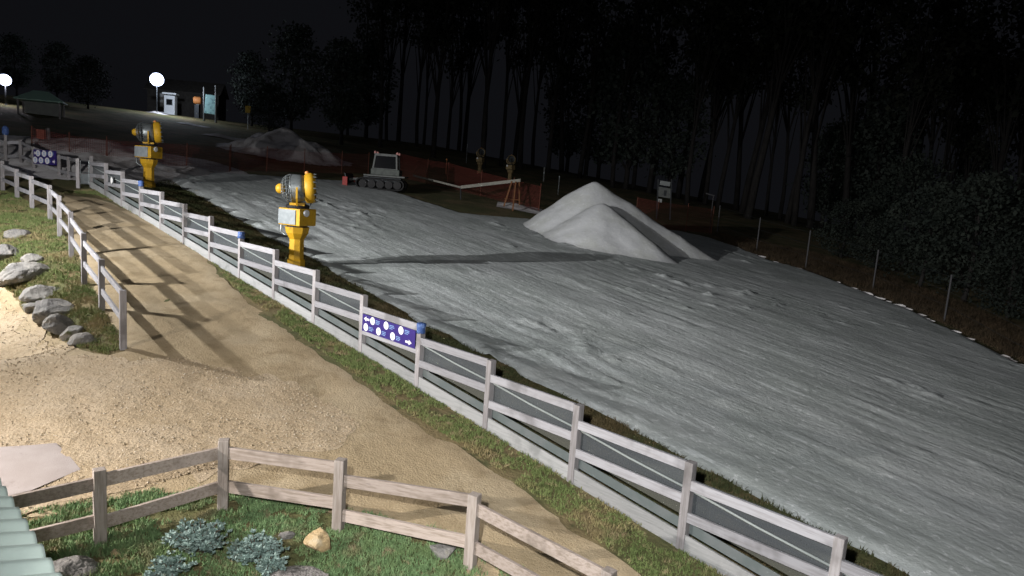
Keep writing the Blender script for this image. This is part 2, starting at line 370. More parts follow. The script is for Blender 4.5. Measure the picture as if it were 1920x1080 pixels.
sheet('concrete_paving', slab_poly, .25, lambda x, y, e: terrain(x, y) + .052 + .012 * sstep(0, .12, e), M['slab'], amp=.02, freq=2.5, seed=4)

# snow slope
near_px = [(290, 324), (345, 355), (400, 383), (441, 409), (480, 431), (502, 445), (531, 459), (570, 480), (596, 491), (620, 509), (690, 547), (711, 559), (741, 580), (758, 587), (800, 613), (843, 629), (890, 659), (933, 679), (960, 691), (1000, 719), (1092, 762), (1148, 786), (1196, 811), (1237, 836), (1281, 862), (1304, 877), (1355, 896), (1407, 925), (1463, 959), (1518, 987), (1578, 1016), (1640, 1048), (1730, 1097)]
far_px = [(1920, 688), (1800, 628), (1700, 580), (1590, 538), (1500, 505), (1450, 492), (1390, 468), (1340, 450), (1270, 434), (1180, 425), (990, 412), (870, 402), (790, 378), (740, 362), (690, 346), (640, 340), (540, 334), (430, 327)]
sp = lambda n, s: FO + FN * n + FD * s
snow_poly = gpts(near_px) + [sp(2.9, -9), sp(3.2, -16), sp(17, -16), sp(20, -8)] + gpts(far_px)
TR = FANG - .06; td = np.array([math.cos(TR), math.sin(TR)]); tn = np.array([-td[1], td[0]])
def zs(x, y, e):
    a = x * td[0] + y * td[1]; c = x * tn[0] + y * tn[1]
    c2 = c + .5 * fbm(a * .12, c * .3, 40, 3)
    st = fbm(c2 * 1.9, a * .10, 41, 3) * .022 + (.5 - np.abs(fbm(c2 * 3.6, a * .20, 43, 3))) * .034 + fbm(c2 * 7, a * .5, 45, 2) * .014
    groove = np.abs(fbm(c2 * 2.6, a * .07, 47, 2)); st = st - .016 * np.exp(-(groove / .05) ** 2)
    patch = sstep(-.1, .35, fbm(x * .22, y * .22, 49, 3))
    rub = np.exp(-(fbm(c2 * .55, a * .05, 57, 2) / .07) ** 2)
    lump = np.maximum(0, fbm(a * 1.8, c2 * 3.4, 51, 4) - .22 + .10 * rub) * (.06 + .15 * rub) * (0.3 + patch)
    nn = ns(x, y)[0]; st = st * (1 - .55 * sstep(9, 20, nn))
    return terrain(x, y) + .10 - .09 * (1 - sstep(0, .3, e)) + st * (.45 + .8 * patch) + lump + .025 * fbm(x * .5, y * .5, 55, 3)
snow_o, SNOWP = sheet('snow_slope', snow_poly, .17, zs, M['snow'], amp=.16, freq=1.6, seed=9)

# ------------------------------------------------------------------ snow piles
def pile(name, cones, label, m, base, step=.14, rough=.05, seed=1, cat='snow pile', ext=.5, rnd_=.28):
    """cones: (peak xy, height, slope, tail xy) ; the surface is the highest of the cones and their falling ridges"""
    pts = np.array([c[0] for c in cones] + [c[3] for c in cones]); R_ = max(c[1] / c[2] for c in cones) + ext
    x0, y0 = pts.min(0) - R_; x1, y1 = pts.max(0) + R_
    xs, ys = np.meshgrid(np.arange(x0, x1, step), np.arange(y0, y1, step)); h = np.full(xs.shape, -9.0)
    for (pk, H, sl, tl) in cones:
        for u in np.linspace(0, 1, 26):
            cx, cy = np.array(pk) * (1 - u) + np.array(tl) * u; Hu = H * (1 - u)
            r = np.hypot(xs - cx, ys - cy); rr = np.sqrt(r * r + rnd_ ** 2) - rnd_ * .75
            h = np.maximum(h, Hu - sl * rr)
    h = h + rough * fbm(xs * .8, ys * .8, seed, 4) * sstep(-.3, .6, h)
    h = .10 * np.log1p(np.exp(np.clip(h / .10, -30, 30))) - .055
    keep = h > -.050
    z = terrain(xs, ys) + .07 + h
    ny_, nx_ = xs.shape; id_ = np.arange(xs.size).reshape(ny_, nx_)
    kq = keep[:-1, :-1] & keep[:-1, 1:] & keep[1:, 1:] & keep[1:, :-1]
    q = np.stack([id_[:-1, :-1], id_[:-1, 1:], id_[1:, 1:], id_[1:, :-1]], -1)[kq]
    used = np.unique(q); mp = np.full(xs.size, -1); mp[used] = np.arange(len(used))
    V = np.stack([xs, ys, z], -1).reshape(-1, 3)[used] - np.array(base)
    return tag(mesh_np(name, V, mp[q], m, loc=tuple(map(float, base))), label, cat)
c0 = g(1150, 470)
pile('snow_pile', [((4.15, 38.6), 3.05, .86, (10.8, 36.7)), ((4.4, 36.3), 2.2, .76, (7.9, 33.4))], 'tall double peaked white snow pile at the far edge of the snow run', M['pile_snow'], (4, 37, tz(4, 37)), rough=.14, seed=61, rnd_=.42)
b0, b1, b2 = g(528, 288), g(648, 306), g(425, 262)
pile('snow_pile', [(b0[:2], 1.75, .42, b1[:2]), (b0[:2] + np.array([-1.0, .5]), 1.25, .55, g(455, 265)[:2]), (g(560, 296)[:2], 1.3, .4, g(600, 304)[:2])], 'lumpy grey old snow pile behind the orange net and yellow snow gun', M['old_snow'], (b0[0], b0[1], tz(b0[0], b0[1])), step=.3, rough=.8, seed=71, ext=1.5)
b0 = g(165, 297)
pile('snow_pile', [(b0[:2], 1.05, .17, g(235, 306)[:2]), (g(110, 293)[:2], .8, .17, g(140, 297)[:2])], 'low pinkish snow bank behind the far fence sign', M['old_snow'], (b0[0], b0[1], tz(b0[0], b0[1])), step=.25, rough=.35, seed=73, ext=1)
for k, (px, py, r_, lb) in enumerate([(293, 213, .55, 'small bright snow lump on the crest, leftmost under the lamp'), (308, 213, .42, 'small bright snow lump on the crest between two others'), (320, 214, .6, 'wide low snow lump on the crest, rightmost under the lamp'), (355, 234, .9, 'flat snow patch on dark grass below the crest'), (410, 256, 1.2, 'flat snow patch just left of the lumpy old pile'), (965, 388, 1.3, 'thin strip of snow on dark grass under the wooden barrier')]):
    b = g(px, py); e_ = b + np.array([r_ * 1.2, 0, 0])
    if k == 5: e_ = g(1015, 400)
    pile('snow_lump', [(b[:2], (r_ * .5 if k < 3 else r_ * .2), (.5 if k < 3 else .3), e_[:2])], lb, M['old_snow'], b, step=.12, rough=.06 if k in (0, 2) else .0 if k == 1 else .02, seed=80 + k, cat='snow lump', ext=.3)

# ------------------------------------------------------------------ fences
def post_mb(p, h, w, ang, sink=.15, top_cut=.012):
    m = MB(); R = Matrix.Rotation(ang, 3, 'Z')
    m.box((p[0], p[1], p[2] + (h - sink) / 2), (w, w, h + sink), R); return m
def rail_between(a, b, za, zb, h, t, ang_off, off=0.0, inset=.0):
    """a level-ish board between post centres a and b: top edges at za / zb"""
    a2 = Vector((a[0], a[1], za - h / 2)); b2 = Vector((b[0], b[1], zb - h / 2)); d = (b2 - a2).normalized()
    sd = Vector((d.y, -d.x, 0)).normalized()
    a2 = a2 + d * inset + sd * off; b2 = b2 - d * inset + sd * off
    m = MB(); m.beam(a2, b2, t, h); return m

# long fence along the snow
MAIN = []
for i in range(-3, 15):
    x, y = FO + FD * 2.043 * i; MAIN.append((i, np.array([x, y, tz(x, y)])))
f_org = Vector(MAIN[3][1])
fence = thing('timber_fence', f_org, 'long stepped timber fence with plinth boards and grey mesh beside the snow', 'fence')
rel = lambda p: Vector(p) - f_org
HM = 1.30
for i, p in MAIN:
    hh = HM + rnd.uniform(-.015, .02)
    post_mb(rel(p), hh, .125, FANG + rnd.uniform(-.04, .04)).build('post', M['post_wood'], fence, bevel=.008)
net_v = MB(); net_l = MB(); band_v = MB(); wire_pts = []
for (i, a), (j, b) in zip(MAIN[:-1], MAIN[1:]):       # a is the lower post, b the higher one
    ra, rb = rel(a), rel(b); top = ra.z + HM - .005
    for dz, nm in ((0, 'rail'), (.47, 'rail')):
        rail_between(rb, ra, top - dz + rnd.uniform(-.012, .012), top - dz + rnd.uniform(-.012, .012), .14, .045, 0, off=.035, inset=.055).build(nm, M['rail_wood'], fence, bevel=.004)
    rail_between(rb, ra, rb.z + .25, ra.z + .25, .30, .035, 0, off=.03, inset=.055).build('plinth_board', M['plinth'], fence, bevel=.003)
    # shade mesh on the back of the rails
    back = Vector((FN[0], FN[1], 0)) * .05
    zt = top - .02; o = len(net_v.v)
    zm = top - .54
    net_v.add([Vector((ra.x, ra.y, zm)) + back, Vector((rb.x, rb.y, zm)) + back, Vector((rb.x, rb.y, zt)) + back, Vector((ra.x, ra.y, zt)) + back], [(0, 1, 2, 3)])
    net_l.add([ra + back + Vector((0, 0, .455)), rb + back + Vector((0, 0, .455)), Vector((rb.x, rb.y, zm)) + back, Vector((ra.x, ra.y, zm)) + back], [(0, 1, 2, 3)])
    band_v.beam(ra + back + Vector((0, 0, .325)), rb + back + Vector((0, 0, .325)), .012, .15)
    wire_pts.append((ra, rb))
net_v.build('netting', M['shade'], fence); net_l.build('netting', M['shade_low'], fence); band_v.build('mesh_hem', M['shade_band'], fence)
wm = MB()
for ra, rb in wire_pts:
    u = Vector((-FN[0], -FN[1], 0)) * -.02
    wm.tube([ra + u + Vector((0, 0, .88)), (ra + rb) / 2 + u + Vector((0, 0, .865)), rb + u + Vector((0, 0, .88))], .017, 6)
wm.build('rope', M['wire'], fence, smooth=True)

def px_post(top, bot):
    p = g(*bot); v = pray(*top); # height where the sight line passes nearest the vertical over p
    t = p[1]; 
    A = np.array([[v[0], 0], [v[1], 0], [v[2], -1]]); sol = np.linalg.lstsq(A, np.array([p[0], p[1], p[2] - ZC]), rcond=None)[0]
    return p, float(max(.4, sol[1]))
# fence on the bank at the left of the path
LP = [px_post(t, b) for t, b in [((227, 544), (231, 655)), ((190, 486), (191, 582)), ((156, 437), (158, 534)), ((132, 397), (134, 482)), ((110, 367), (112, 443)), ((93, 347), (94, 413)), ((59, 330), (60, 391)), ((31, 317), (32, 371)), ((2, 301), (5, 357)), ((-32, 287), (-30, 341)), ((-70, 272), (-68, 326))]]
l_org = Vector(LP[0][0])
lf = thing('timber_fence', l_org, 'pale two rail timber fence on the grassy bank left of the path', 'fence')
for k, (p, h) in enumerate(LP):
    q = LP[min(k + 1, len(LP) - 1)][0] if k < len(LP) - 1 else LP[k][0] + (LP[k][0] - LP[k - 1][0]); ang = math.atan2(q[1] - p[1], q[0] - p[0])
    post_mb(Vector(p) - l_org, h, .12, ang).build('post', M['post_wood'], lf, bevel=.008)
for (a, ha), (b, hb) in zip(LP[:-1], LP[1:]):
    ra, rb = Vector(a) - l_org, Vector(b) - l_org
    ta = ra.z + ha - .01; tb = min(rb.z + hb - .10, ta + (rb.z + hb - ta) * .55)
    for dz in (0, .52):
        rail_between(rb, ra, tb - dz, ta - dz, .135, .045, 0, off=.0, inset=.05).build('rail', M['rail_wood'], lf, bevel=.004)

# low fence round the garden in front
def lowp(i): return [np.array([-4.77, 7.94]), np.array([-3.61, 8.75]), np.array([-2.02, 8.50]), np.array([-.26, 8.09])][i]
LOWPX = [((-70, 935), (-55, 1075)), ((180, 880), (188, 1018)), ((417, 824), (418, 952)), ((640, 861), (634, 992)), ((886, 926), (881, 1062)), ((1140, 1068), (1128, 1215)), ((1400, 1235), (1375, 1400))]
LOW = [px_post(t, b) for t, b in LOWPX]
w_org = Vector(LOW[2][0])
wf = thing('timber_fence', w_org, 'low weathered two rail timber fence around the garden below the camera', 'fence')
for k, (p, h) in enumerate(LOW):
    q0 = LOW[max(k - 1, 0)][0]; q1 = LOW[min(k + 1, len(LOW) - 1)][0]; ang = math.atan2(q1[1] - q0[1], q1[0] - q0[0])
    post_mb(Vector(p) - w_org, h, .135, ang).build('post', M['low_post'], wf, bevel=.01)
# top fractions (start, end) of the upper and lower rail of each panel
FR = [((.90, .90), (.38, .40)), ((.93, .90), (.36, .41)), ((.90, .96), (.41, .46)), ((.79, .99), (.30, .42)), ((.90, .98), (.38, .46)), ((.9, .97), (.38, .45))]
for (a, ha), (b, hb), ((u0, u1), (m0, m1)) in zip(LOW[:-1], LOW[1:], FR):
    ra, rb = Vector(a) - w_org, Vector(b) - w_org
    for f0, f1 in ((u0, u1), (m0, m1)):
        rail_between(ra, rb, ra.z + ha * f0, rb.z + hb * f1, .165, .05, 0, off=.0, inset=.06).build('rail', M['low_rail'], wf, bevel=.005)

# short run of fence across the head of the path, with a gate
FP = [px_post(t, b) for t, b in [((145, 297), (147, 352)), ((128, 294), (130, 335)), ((110, 290), (112, 330)), ((62, 275), (64, 320)), ((38, 263), (40, 312)), ((10, 264), (12, 310)), ((-30, 250), (-28, 300))]]
p_org = Vector(FP[0][0])
pf = thing('timber_fence', p_org, 'far timber fence across the head of the path with a dark sign', 'fence')
for k, (p, h) in enumerate(FP): post_mb(Vector(p) - p_org, min(h, 1.7), .13, FANG + 1.0).build('post', M['post_wood'], pf, bevel=.008)
for k, ((a, ha), (b, hb)) in enumerate(zip(FP[:-1], FP[1:])):
    ra, rb = Vector(a) - p_org, Vector(b) - p_org
    for dz in (.02, .62): rail_between(ra, rb, ra.z + min(ha, 1.7) - dz, rb.z + min(hb, 1.7) - dz, .14, .045, 0, inset=.05).build('rail', M['rail_wood'], pf, bevel=.004)

# gate between the two fences
ga, gb = FP[0][0], MAIN[-1][1]
g_c = Vector((ga + gb) / 2); gate = thing('gate', (g_c.x, g_c.y, tz(g_c.x, g_c.y)), 'grey steel gate closing the gap at the top of the long fence', 'gate')
gd = Vector(gb - ga); gd.z = 0; L_ = gd.length; gd.normalize(); A_ = -gd * (L_ / 2 - .1); B_ = gd * (L_ / 2 - .1)
m = MB()
for z_ in (.15, .62, 1.08): m.tube([A_ + Vector((0, 0, z_)), B_ + Vector((0, 0, z_))], .022, 6)
for q in (A_, B_): m.tube([q + Vector((0, 0, .12)), q + Vector((0, 0, 1.1))], .022, 6)
m.build('gate_frame', M['steel'], gate)
m = MB(); m.beam(A_ + Vector((0, 0, .36)), B_ + Vector((0, 0, .36)), .02, .40); m.build('gate_panel', M['panel'], gate)

# ------------------------------------------------------------------ signs and markers on the fences
def fence_sign(name, a, b, ztop, hgt, label, front):
    """navy sign board between two post centres, level top at ztop (world z at each end)"""
    a = Vector(a); b = Vector(b); a.z = b.z = 0; d = (b - a); L = d.length - .17; d.normalize(); nrm = Vector(front).normalized()
    o = (a + b) / 2 + nrm * .075; org = Vector((o.x, o.y, ztop - hgt)); t = thing(name, org, label, 'sign')
    def P(u, v, off): return d * ((u - .5) * L) + Vector((0, 0, (1 - v) * hgt)) + nrm * off
    def plate(mb, poly, o0, o1):
        n = len(poly); vs = [P(u, v, o1) for u, v in poly] + [P(u, v, o0) for u, v in poly]
        return mb.add(vs, [tuple(range(n)), tuple(range(2 * n - 1, n - 1, -1))] + [(i, (i + n) , (i + 1) % n + n, (i + 1) % n) for i in range(n)])
    plate(MB(), [(0, 0), (1, 0), (1, 1), (0, 1)], -.012, 0).build('board', M['navy'], t)
    asp = hgt / L
    def circ(u, v, r): return [(u + r * asp * math.cos(k * math.pi / 12), v + r * math.sin(k * math.pi / 12)) for k in range(24)]
    for (u, v) in ((.205, .25), (.47, .25), (.747, .25), (.076, .73), (.33, .73), (.60, .73)):
        c = plate(MB(), circ(u, v, .225), .0005, .003).build('white_disc', M['sign_white'], t)
        gm = MB()
        sx = asp
        plate(gm, [(u - .05 * sx, v - .12), (u + .05 * sx, v - .12), (u + .03 * sx, v + .02), (u - .03 * sx, v + .02)], .0035, .0055)
        plate(gm, [(u - .09 * sx, v + .08), (u + .09 * sx, v + .05), (u + .09 * sx, v + .09), (u - .09 * sx, v + .12)], .0035, .0055)
        gm.build('icon', M['sign_blue'], c)
    for (u, v) in ((.27, .25), (.535, .25), (.815, .25), (.14, .75), (.395, .75), (.665, .75)):
        tm = MB(); r2 = random.Random(int(u * 1000))
        for row in range(3):
            x = u
            while x < u + (.075 if row < 2 else .05):
                w = r2.uniform(.008, .02); vv = v - .09 + row * .09
                plate(tm, [(x, vv - .022), (x + w, vv - .022), (x + w, vv + .022), (x, vv + .022)], .0005, .0025); x += w + .007
        tm.build('caption', M['sign_blue'], t)
    for (u, v, s_) in ((.085, .25, -1), (.89, .76, 1)):
        k = s_; plate(MB(), [(u - k * .055, v - .06), (u + k * .005, v - .06), (u + k * .005, v - .15), (u + k * .055, v), (u + k * .005, v + .15), (u + k * .005, v + .06), (u - k * .055, v + .06)][::(1 if k > 0 else -1)], .0005, .003).build('arrow', M['sign_white'], t)
    return t
pm = {i: p for i, p in MAIN}
fence_sign('direction_sign', pm[4], pm[3], pm[3][2] + HM - .15, .37, 'navy sign with white discs and arrows on the long fence beside the snow', (-FN[0], -FN[1], 0))
fa, fb = FP[3][0], FP[2][0]
nf = Vector((-(fb - fa)[1], (fb - fa)[0], 0)); nf = -nf if nf.y > 0 else nf
fence_sign('direction_sign', fa, fb, (fa[2] + fb[2]) / 2 + 1.0, .62, 'small dark sign with pale discs on the far fence at the top of the path', nf)

def sleeve(p, z, label, r=.09, h=.2, rz=0.0):
    m = MB(); m.lathe([(r * .98, 0), (r * 1.1, .03), (r, h * .5), (r * 1.14, h * .8), (r * 1.0, h * .97), (r * .6, h), (.001, h)], org=(0, 0, 0), n=9)
    for i, v in enumerate(m.v): m.v[i] = (v[0] * (1 + rnd.uniform(-.12, .12)), v[1] * (1 + rnd.uniform(-.12, .12)), v[2] + rnd.uniform(-.012, .012))
    o = m.build('post_cap', M['blue'], smooth=True); o.location = (p[0], p[1], z); return tag(o, label, 'post cap', 'blue caps on fence posts')
for i, lb in ((3, 'blue plastic cap on the fence post right of the navy sign'), (7, 'blue plastic cap on the fence post left of the near yellow snow gun'), (11, 'blue plastic cap on the fence post left of the far yellow snow gun')):
    sleeve(pm[i], pm[i][2] + HM - .185, lb)
p, h = px_post((10, 236), (12, 310)); 
mk = thing('marker_pole', p, 'grey marker pole with blue top at the left edge of the photo', 'pole')
MB().tube([(0, 0, -.1), (0, 0, h - .35)], .06, 8).build('pole', M['post_wood'], mk); MB().lathe([(.1, h - .4), (.14, h - .3), (.13, h - .08), (.05, h)], n=10).build('blue_top', M['blue'], mk, smooth=True)
rp = at(207, 324, float(pm[13][1]) - .6); 
q = (pm[12] + pm[13]) / 2; rf = thing('reflector', (q[0] - FN[0] * .08, q[1] - FN[1] * .08, q[2] + .80), 'round white reflector on the upper end of the long fence', 'reflector')
MB().lathe([(.12, 0), (.13, .015), (.10, .03), (.001, .035)], axis=(-FN[0], -FN[1], 0), n=18).build('disc', M['lens'], rf); MB().lathe([(.15, -.012), (.15, .008), (.132, .012)], axis=(-FN[0], -FN[1], 0), n=18).build('rim', M['steel'], rf)
p, h = px_post((80, 243), (82, 280)); bp = thing('padded_post', p, 'dull red pad strapped to a bare post behind the far fence', 'post')
MB().box((.25, 0, h / 2), (.15, .15, h + .2)).build('post', M['post_wood'], bp, bevel=.01); MB().box((-.12, 0, h * .52), (.42, .22, h * .98)).build('pad', mat('faded_red_pad', (.34, .11, .08), .8, mix=((.26, .09, .07), 4, 4, .4, .6)), bp, bevel=.04)

# ------------------------------------------------------------------ snow guns
def rot2(a): return Matrix.Rotation(a, 3, 'Z')
def make_gun(loc, rz, label):
    t = thing('snow_gun', loc, label, 'snow gun', 'snow guns', rz)
    MB().lathe([(.27, -.1), (.27, .22), (.235, .26)], n=8, ph=.4).build('base', M['yellow'], t, bevel=.006)
    MB().lathe([(.225, .24), (.22, .86), (.25, .90), (.34, 1.04), (.37, 1.22)], n=8, ph=.4).build('pedestal', M['yellow'], t, bevel=.006)
    MB().lathe([(.30, 1.215), (.30, 1.27)], n=20).build('collar', M['black'], t)
    # cabinet with its pale control panel towards -x-y and lamp towards +x-y
    cab = MB().box((0, 0, 1.52), (.80, .72, .50)).build('cabinet', M['yellow'], t, bevel=.025)
    MB().box((-.06, -.375, 1.52), (.64, .03, .43)).build('control_panel', M['panel'], t, bevel=.008)
    lmp = MB().lathe([(.06, 0), (.10, .05), (.115, .09)], axis=(1, 0, 0), org=(.40, -.16, 1.66), n=16).build('work_lamp', M['steel'], t, smooth=True)
    MB().lathe([(.105, .088), (.10, .10), (.001, .108)], axis=(1, 0, 0), org=(.40, -.16, 1.66), n=16).build('lamp_glass', M['lens'], lmp)
    MB().lathe([(.33, 1.775), (.34, 1.80), (.34, 1.86), (.25, 1.90)], n=24).build('turntable', M['black'], t, smooth=False)
    # yoke
    ax = Vector((1.0, .75, .10)).normalized(); sd = Vector((-ax.y, ax.x, 0)).normalized(); C = Vector((0.02, .0, 2.36))
    ym = MB()
    for s_ in (-1, 1):
        ym.beam(sd * (s_ * .30) + Vector((0, 0, 1.88)), sd * (s_ * .47) + Vector((0, 0, 2.1)), .10, .05, up=tuple(ax)); ym.beam(sd * (s_ * .47) + Vector((0, 0, 2.08)), sd * (s_ * .47) + Vector((0, 0, 2.40)), .10, .05, up=tuple(ax))
    ym.beam(sd * -.31 + Vector((0, 0, 1.90)), sd * .31 + Vector((0, 0, 1.91)), .42, .07); ym.build('yoke', M['yellow'], t)
    # barrel, open at the mouth
    MB().lathe([(.405, -.22), (.42, -.18), (.40, .05), (.385, .18), (.365, .18), (.375, .0), (.385, -.2), (.405, -.22)], axis=ax, org=C, n=32, caps=False).build('barrel', M['steel'], t, smooth=True)
    mouth = MB().lathe([(.395, .19), (.44, .22), (.45, .36), (.43, .46), (.40, .47), (.385, .40), (.365, .22), (.395, .19)], axis=ax, org=C, n=32, caps=False).build('nozzle_ring', M['yellow'], t, smooth=True)
    for k in range(14):
        a = 2 * math.pi * k / 14; e1 = sd; e2 = ax.cross(sd)
        MB().lathe([(.022, .44), (.02, .51), (.008, .53)], axis=ax, org=C + (e1 * math.cos(a) + e2 * math.sin(a)) * .415, n=8).build('nozzle', M['steel'], mouth)
    fan = MB().lathe([(.365, .05), (.365, .07)], axis=ax, org=C, n=28).build('fan', M['dark_steel'], t)
    MB().lathe([(.11, .07), (.12, .22), (.07, .33), (.001, .36)], axis=ax, org=C, n=18).build('fan_hub', M['dark_steel'], fan, smooth=True)
    # intake grille: domed cage of rings and ribs behind the fan
    gr = MB(); prof = [(.42, -.20), (.39, -.32), (.31, -.42), (.20, -.48)]
    for (r, h) in prof:
        e1 = sd; e2 = ax.cross(sd); ring = [C + ax * h + (e1 * math.cos(2 * math.pi * k / 28) + e2 * math.sin(2 * math.pi * k / 28)) * r for k in range(29)]
        gr.tube(ring, .013, 5, caps=False)
    for k in range(20):
        a = 2 * math.pi * k / 20; dd = sd * math.cos(a) + ax.cross(sd) * math.sin(a); gr.tube([C + ax * h + dd * r for r, h in prof], .009, 4)
    gr.build('intake_grille', M['steel'], t)
    MB().lathe([(.385, -.19), (.385, -.17)], axis=ax, org=C, n=28).build('intake_disc', M['dark_steel'], t)
    MB().lathe([(.001, -.66), (.09, -.64), (.145, -.57), (.155, -.48), (.13, -.40)], axis=ax, org=C, n=18).build('motor_cover', M['yellow'], t, smooth=True)
    MB().lathe([(.06, 0), (.06, .05), (.001, .08)], axis=(0, 0, 1), org=C + ax * .22 + Vector((0, 0, .43)), n=10).build('beacon', M['orange'], t, smooth=True)
    MB().beam(Vector((.28, .22, 1.9)), Vector((.42, .32, 2.25)), .12, .10).build('tilt_ram', M['black'], t)
    # valve pipe at the side
    MB().tube([(-.43, -.05, 1.62), (-.53, -.08, 1.60), (-.55, -.08, 1.05), (-.44, -.05, .95), (-.30, -.03, .95)], .028, 8).build('water_pipe', M['steel'], t, smooth=True)
    return t
g1 = g(555, 501); gun = make_gun(g1, rad(-24), 'near yellow snow gun with pale control panel, behind the long fence')
gun.scale = (1.03,) * 3
g2 = g(279, 352); dup(gun, g2, rad(-12), label='farther yellow snow gun standing at the upper end of the snow run')
g3 = at(899, 322, 70); g4 = at(956, 331, 66)
for q in (g3, g4): q[2] = tz(q[0], q[1])
far_guns = [dup(gun, g3, rad(-110), .85, label='dim snow gun at the dark forest edge, left one of the far pair')]
far_guns.append(dup(gun, g4, rad(-118), .85, label='dim snow gun at the dark forest edge with its round mouth facing us'))
for fg in far_guns:          # weak light on these two is put into a darker paint
    for c in fg.children_recursive:
        if c.material_slots and c.material_slots[0].material == M['yellow']:
            c.material_slots[0].link = 'OBJECT'; c.material_slots[0].material = M['dim_yellow']

# ------------------------------------------------------------------ snow groomer
gc = g(716, 356); gr = thing('snow_groomer', gc, 'small parked snow groomer with dark tracks and pale cab', 'snow groomer', rz=rad(183))
# local +x = forward (to the left in view), +y = away from the viewer's side after turning
for s_ in (-1, 1):
    y0 = s_ * .82
    n = 40; prof = []
    L1, hgt = 1.15, .66
    pts = []
    for k in range(n):
        t_ = 2 * math.pi * k / n; cx = L1 * (1 if math.cos(t_) > 0 else -1); pts.append((cx * 1.0 + .33 * math.cos(t_), .36 + .33 * math.sin(t_)))
    tm = MB(); w = .62
    vs = [(x, y0 - w / 2, z) for x, z in pts] + [(x, y0 + w / 2, z) for x, z in pts]
    inn = [(x * .95, .36 + (z - .36) * .82) for x, z in pts]; vs += [(x, y0 - w / 2, z) for x, z in inn] + [(x, y0 + w / 2, z) for x, z in inn]
    fs = []
    for k in range(n):
        k2 = (k + 1) % n; fs += [(k, k2, n + k2, n + k), (2 * n + k, 3 * n + k, 3 * n + k2, 2 * n + k2), (k, 2 * n + k, 2 * n + k2, k2), (n + k, n + k2, 3 * n + k2, 3 * n + k)]
    tm.add(vs, fs)
    for k in range(0, 26):   # grouser bars
        u = -1.1 + k * .088
        for z in (.018, .70): tm.box((u, y0, z), (.03, w + .04, .05))
    tr = tm.build('track', M['black'], gr)
    for k in range(5):
        MB().lathe([(.24, -.12), (.25, -.10), (.25, .10), (.24, .12), (.10, .13)], axis=(0, 1, 0), org=(-1.05 + k * .525, y0, .34), n=16).build('wheel', M['wheel'], tr)
MB().box((-.05, 0, .62), (2.3, 1.0, .34)).build('chassis', M['dark_steel'], gr, bevel=.02)
MB().box((-.25, 0, .86), (2.5, 2.2, .10)).build('deck', M['white'], gr, bevel=.02)
MB().box((-.25, 0, 1.10), (1.75, 1.55, .38)).build('body', M['groomer_body'], gr, bevel=.04)
cb = MB(); x0, x1, z0, z1 = -.95, .50, 1.28, 2.12
fr = [(x1, z0), (x1 - .12, z1), (x0 + .05, z1), (x0, z0)]
for s_ in (-1, 1):
    for (x, z), (xx, zz) in zip(fr, fr[1:] + fr[:1]):
        cb.beam((x, s_ * .70, z), (xx, s_ * .70, zz), .13 if abs(z - zz) > .3 else .09, .09)
for (x, z) in fr: cb.beam((x, -.70, z), (x, .70, z), .10, .10)
cb.beam((x1, -.72, z0), (x1 - .12, -.72, z1), .10, .20)
cb.box((-.24, 0, z1 + .05), (1.35, 1.5, .08)); cab = cb.build('cab', M['white'], gr)
for s_ in (-1, 1): MB().add([(x1 - .03, s_ * .69, z0 + .03), (x1 - .15, s_ * .69, z1 - .02), (x0 + .08, s_ * .69, z1 - .02), (x0 + .03, s_ * .69, z0 + .03)], [(0, 1, 2, 3)]).build('side_window', M['glass'], cab)
MB().add([(x1 - .01, -.66, z0), (x1 - .01, .66, z0), (x1 - .13, .66, z1), (x1 - .13, -.66, z1)], [(0, 1, 2, 3)]).build('windscreen', M['glass'], cab)
MB().add([(x0 + .01, -.66, z0), (x0 + .01, .66, z0), (x0 + .06, .66, z1), (x0 + .06, -.66, z1)], [(0, 1, 2, 3)]).build('rear_window', M['glass'], cab)
for y in (-.55, .55):
    for x in (.36, -.85): MB().lathe([(.05, 0), (.09, .06), (.09, .12), (.001, .13)], axis=(1 if x > 0 else -1, 0, 0), org=(x, y, z1 + .15), n=12).build('roof_lamp', mat('pinkish_lamp_glass', (.6, .3, .28), .3), gr)
for s_ in (-1, 1): MB().beam((1.1, s_ * .45, .62), (1.95, s_ * .5, .52), .10, .14).build('push_arm', M['white'], gr)
bl = MB(); nb = 9
prof = [(2.05 + .16 * math.cos(a), .48 + .42 * math.sin(a)) for a in np.linspace(1.9, 4.4, nb)]
vs = [(x, -1.30, z) for x, z in prof] + [(x, 1.30, z) for x, z in prof] + [(x + .04, -1.30, z) for x, z in prof] + [(x + .04, 1.30, z) for x, z in prof]; fs = []
for k in range(nb - 1): fs += [(k, k + 1, nb + k + 1, nb + k), (2 * nb + k, 3 * nb + k, 3 * nb + k + 1, 2 * nb + k + 1), (k, 2 * nb + k, 2 * nb + k + 1, k + 1), (nb + k, nb + k + 1, 3 * nb + k + 1, 3 * nb + k)]
fs += [(0, nb, 3 * nb, 2 * nb), (nb - 1, 3 * nb - 1, 4 * nb - 1, 2 * nb - 1)]
blade = MB().add([(x + .1, y, z) for x, y, z in vs], fs).build('blade', M['dark_steel'], gr)
MB().box((2.05, 1.36, .36), (.30, .12, .62)).build('blade_end', M['red'], blade, bevel=.02); MB().box((2.05, -1.36, .36), (.30, .12, .62)).build('blade_end', M['red'], blade, bevel=.02)

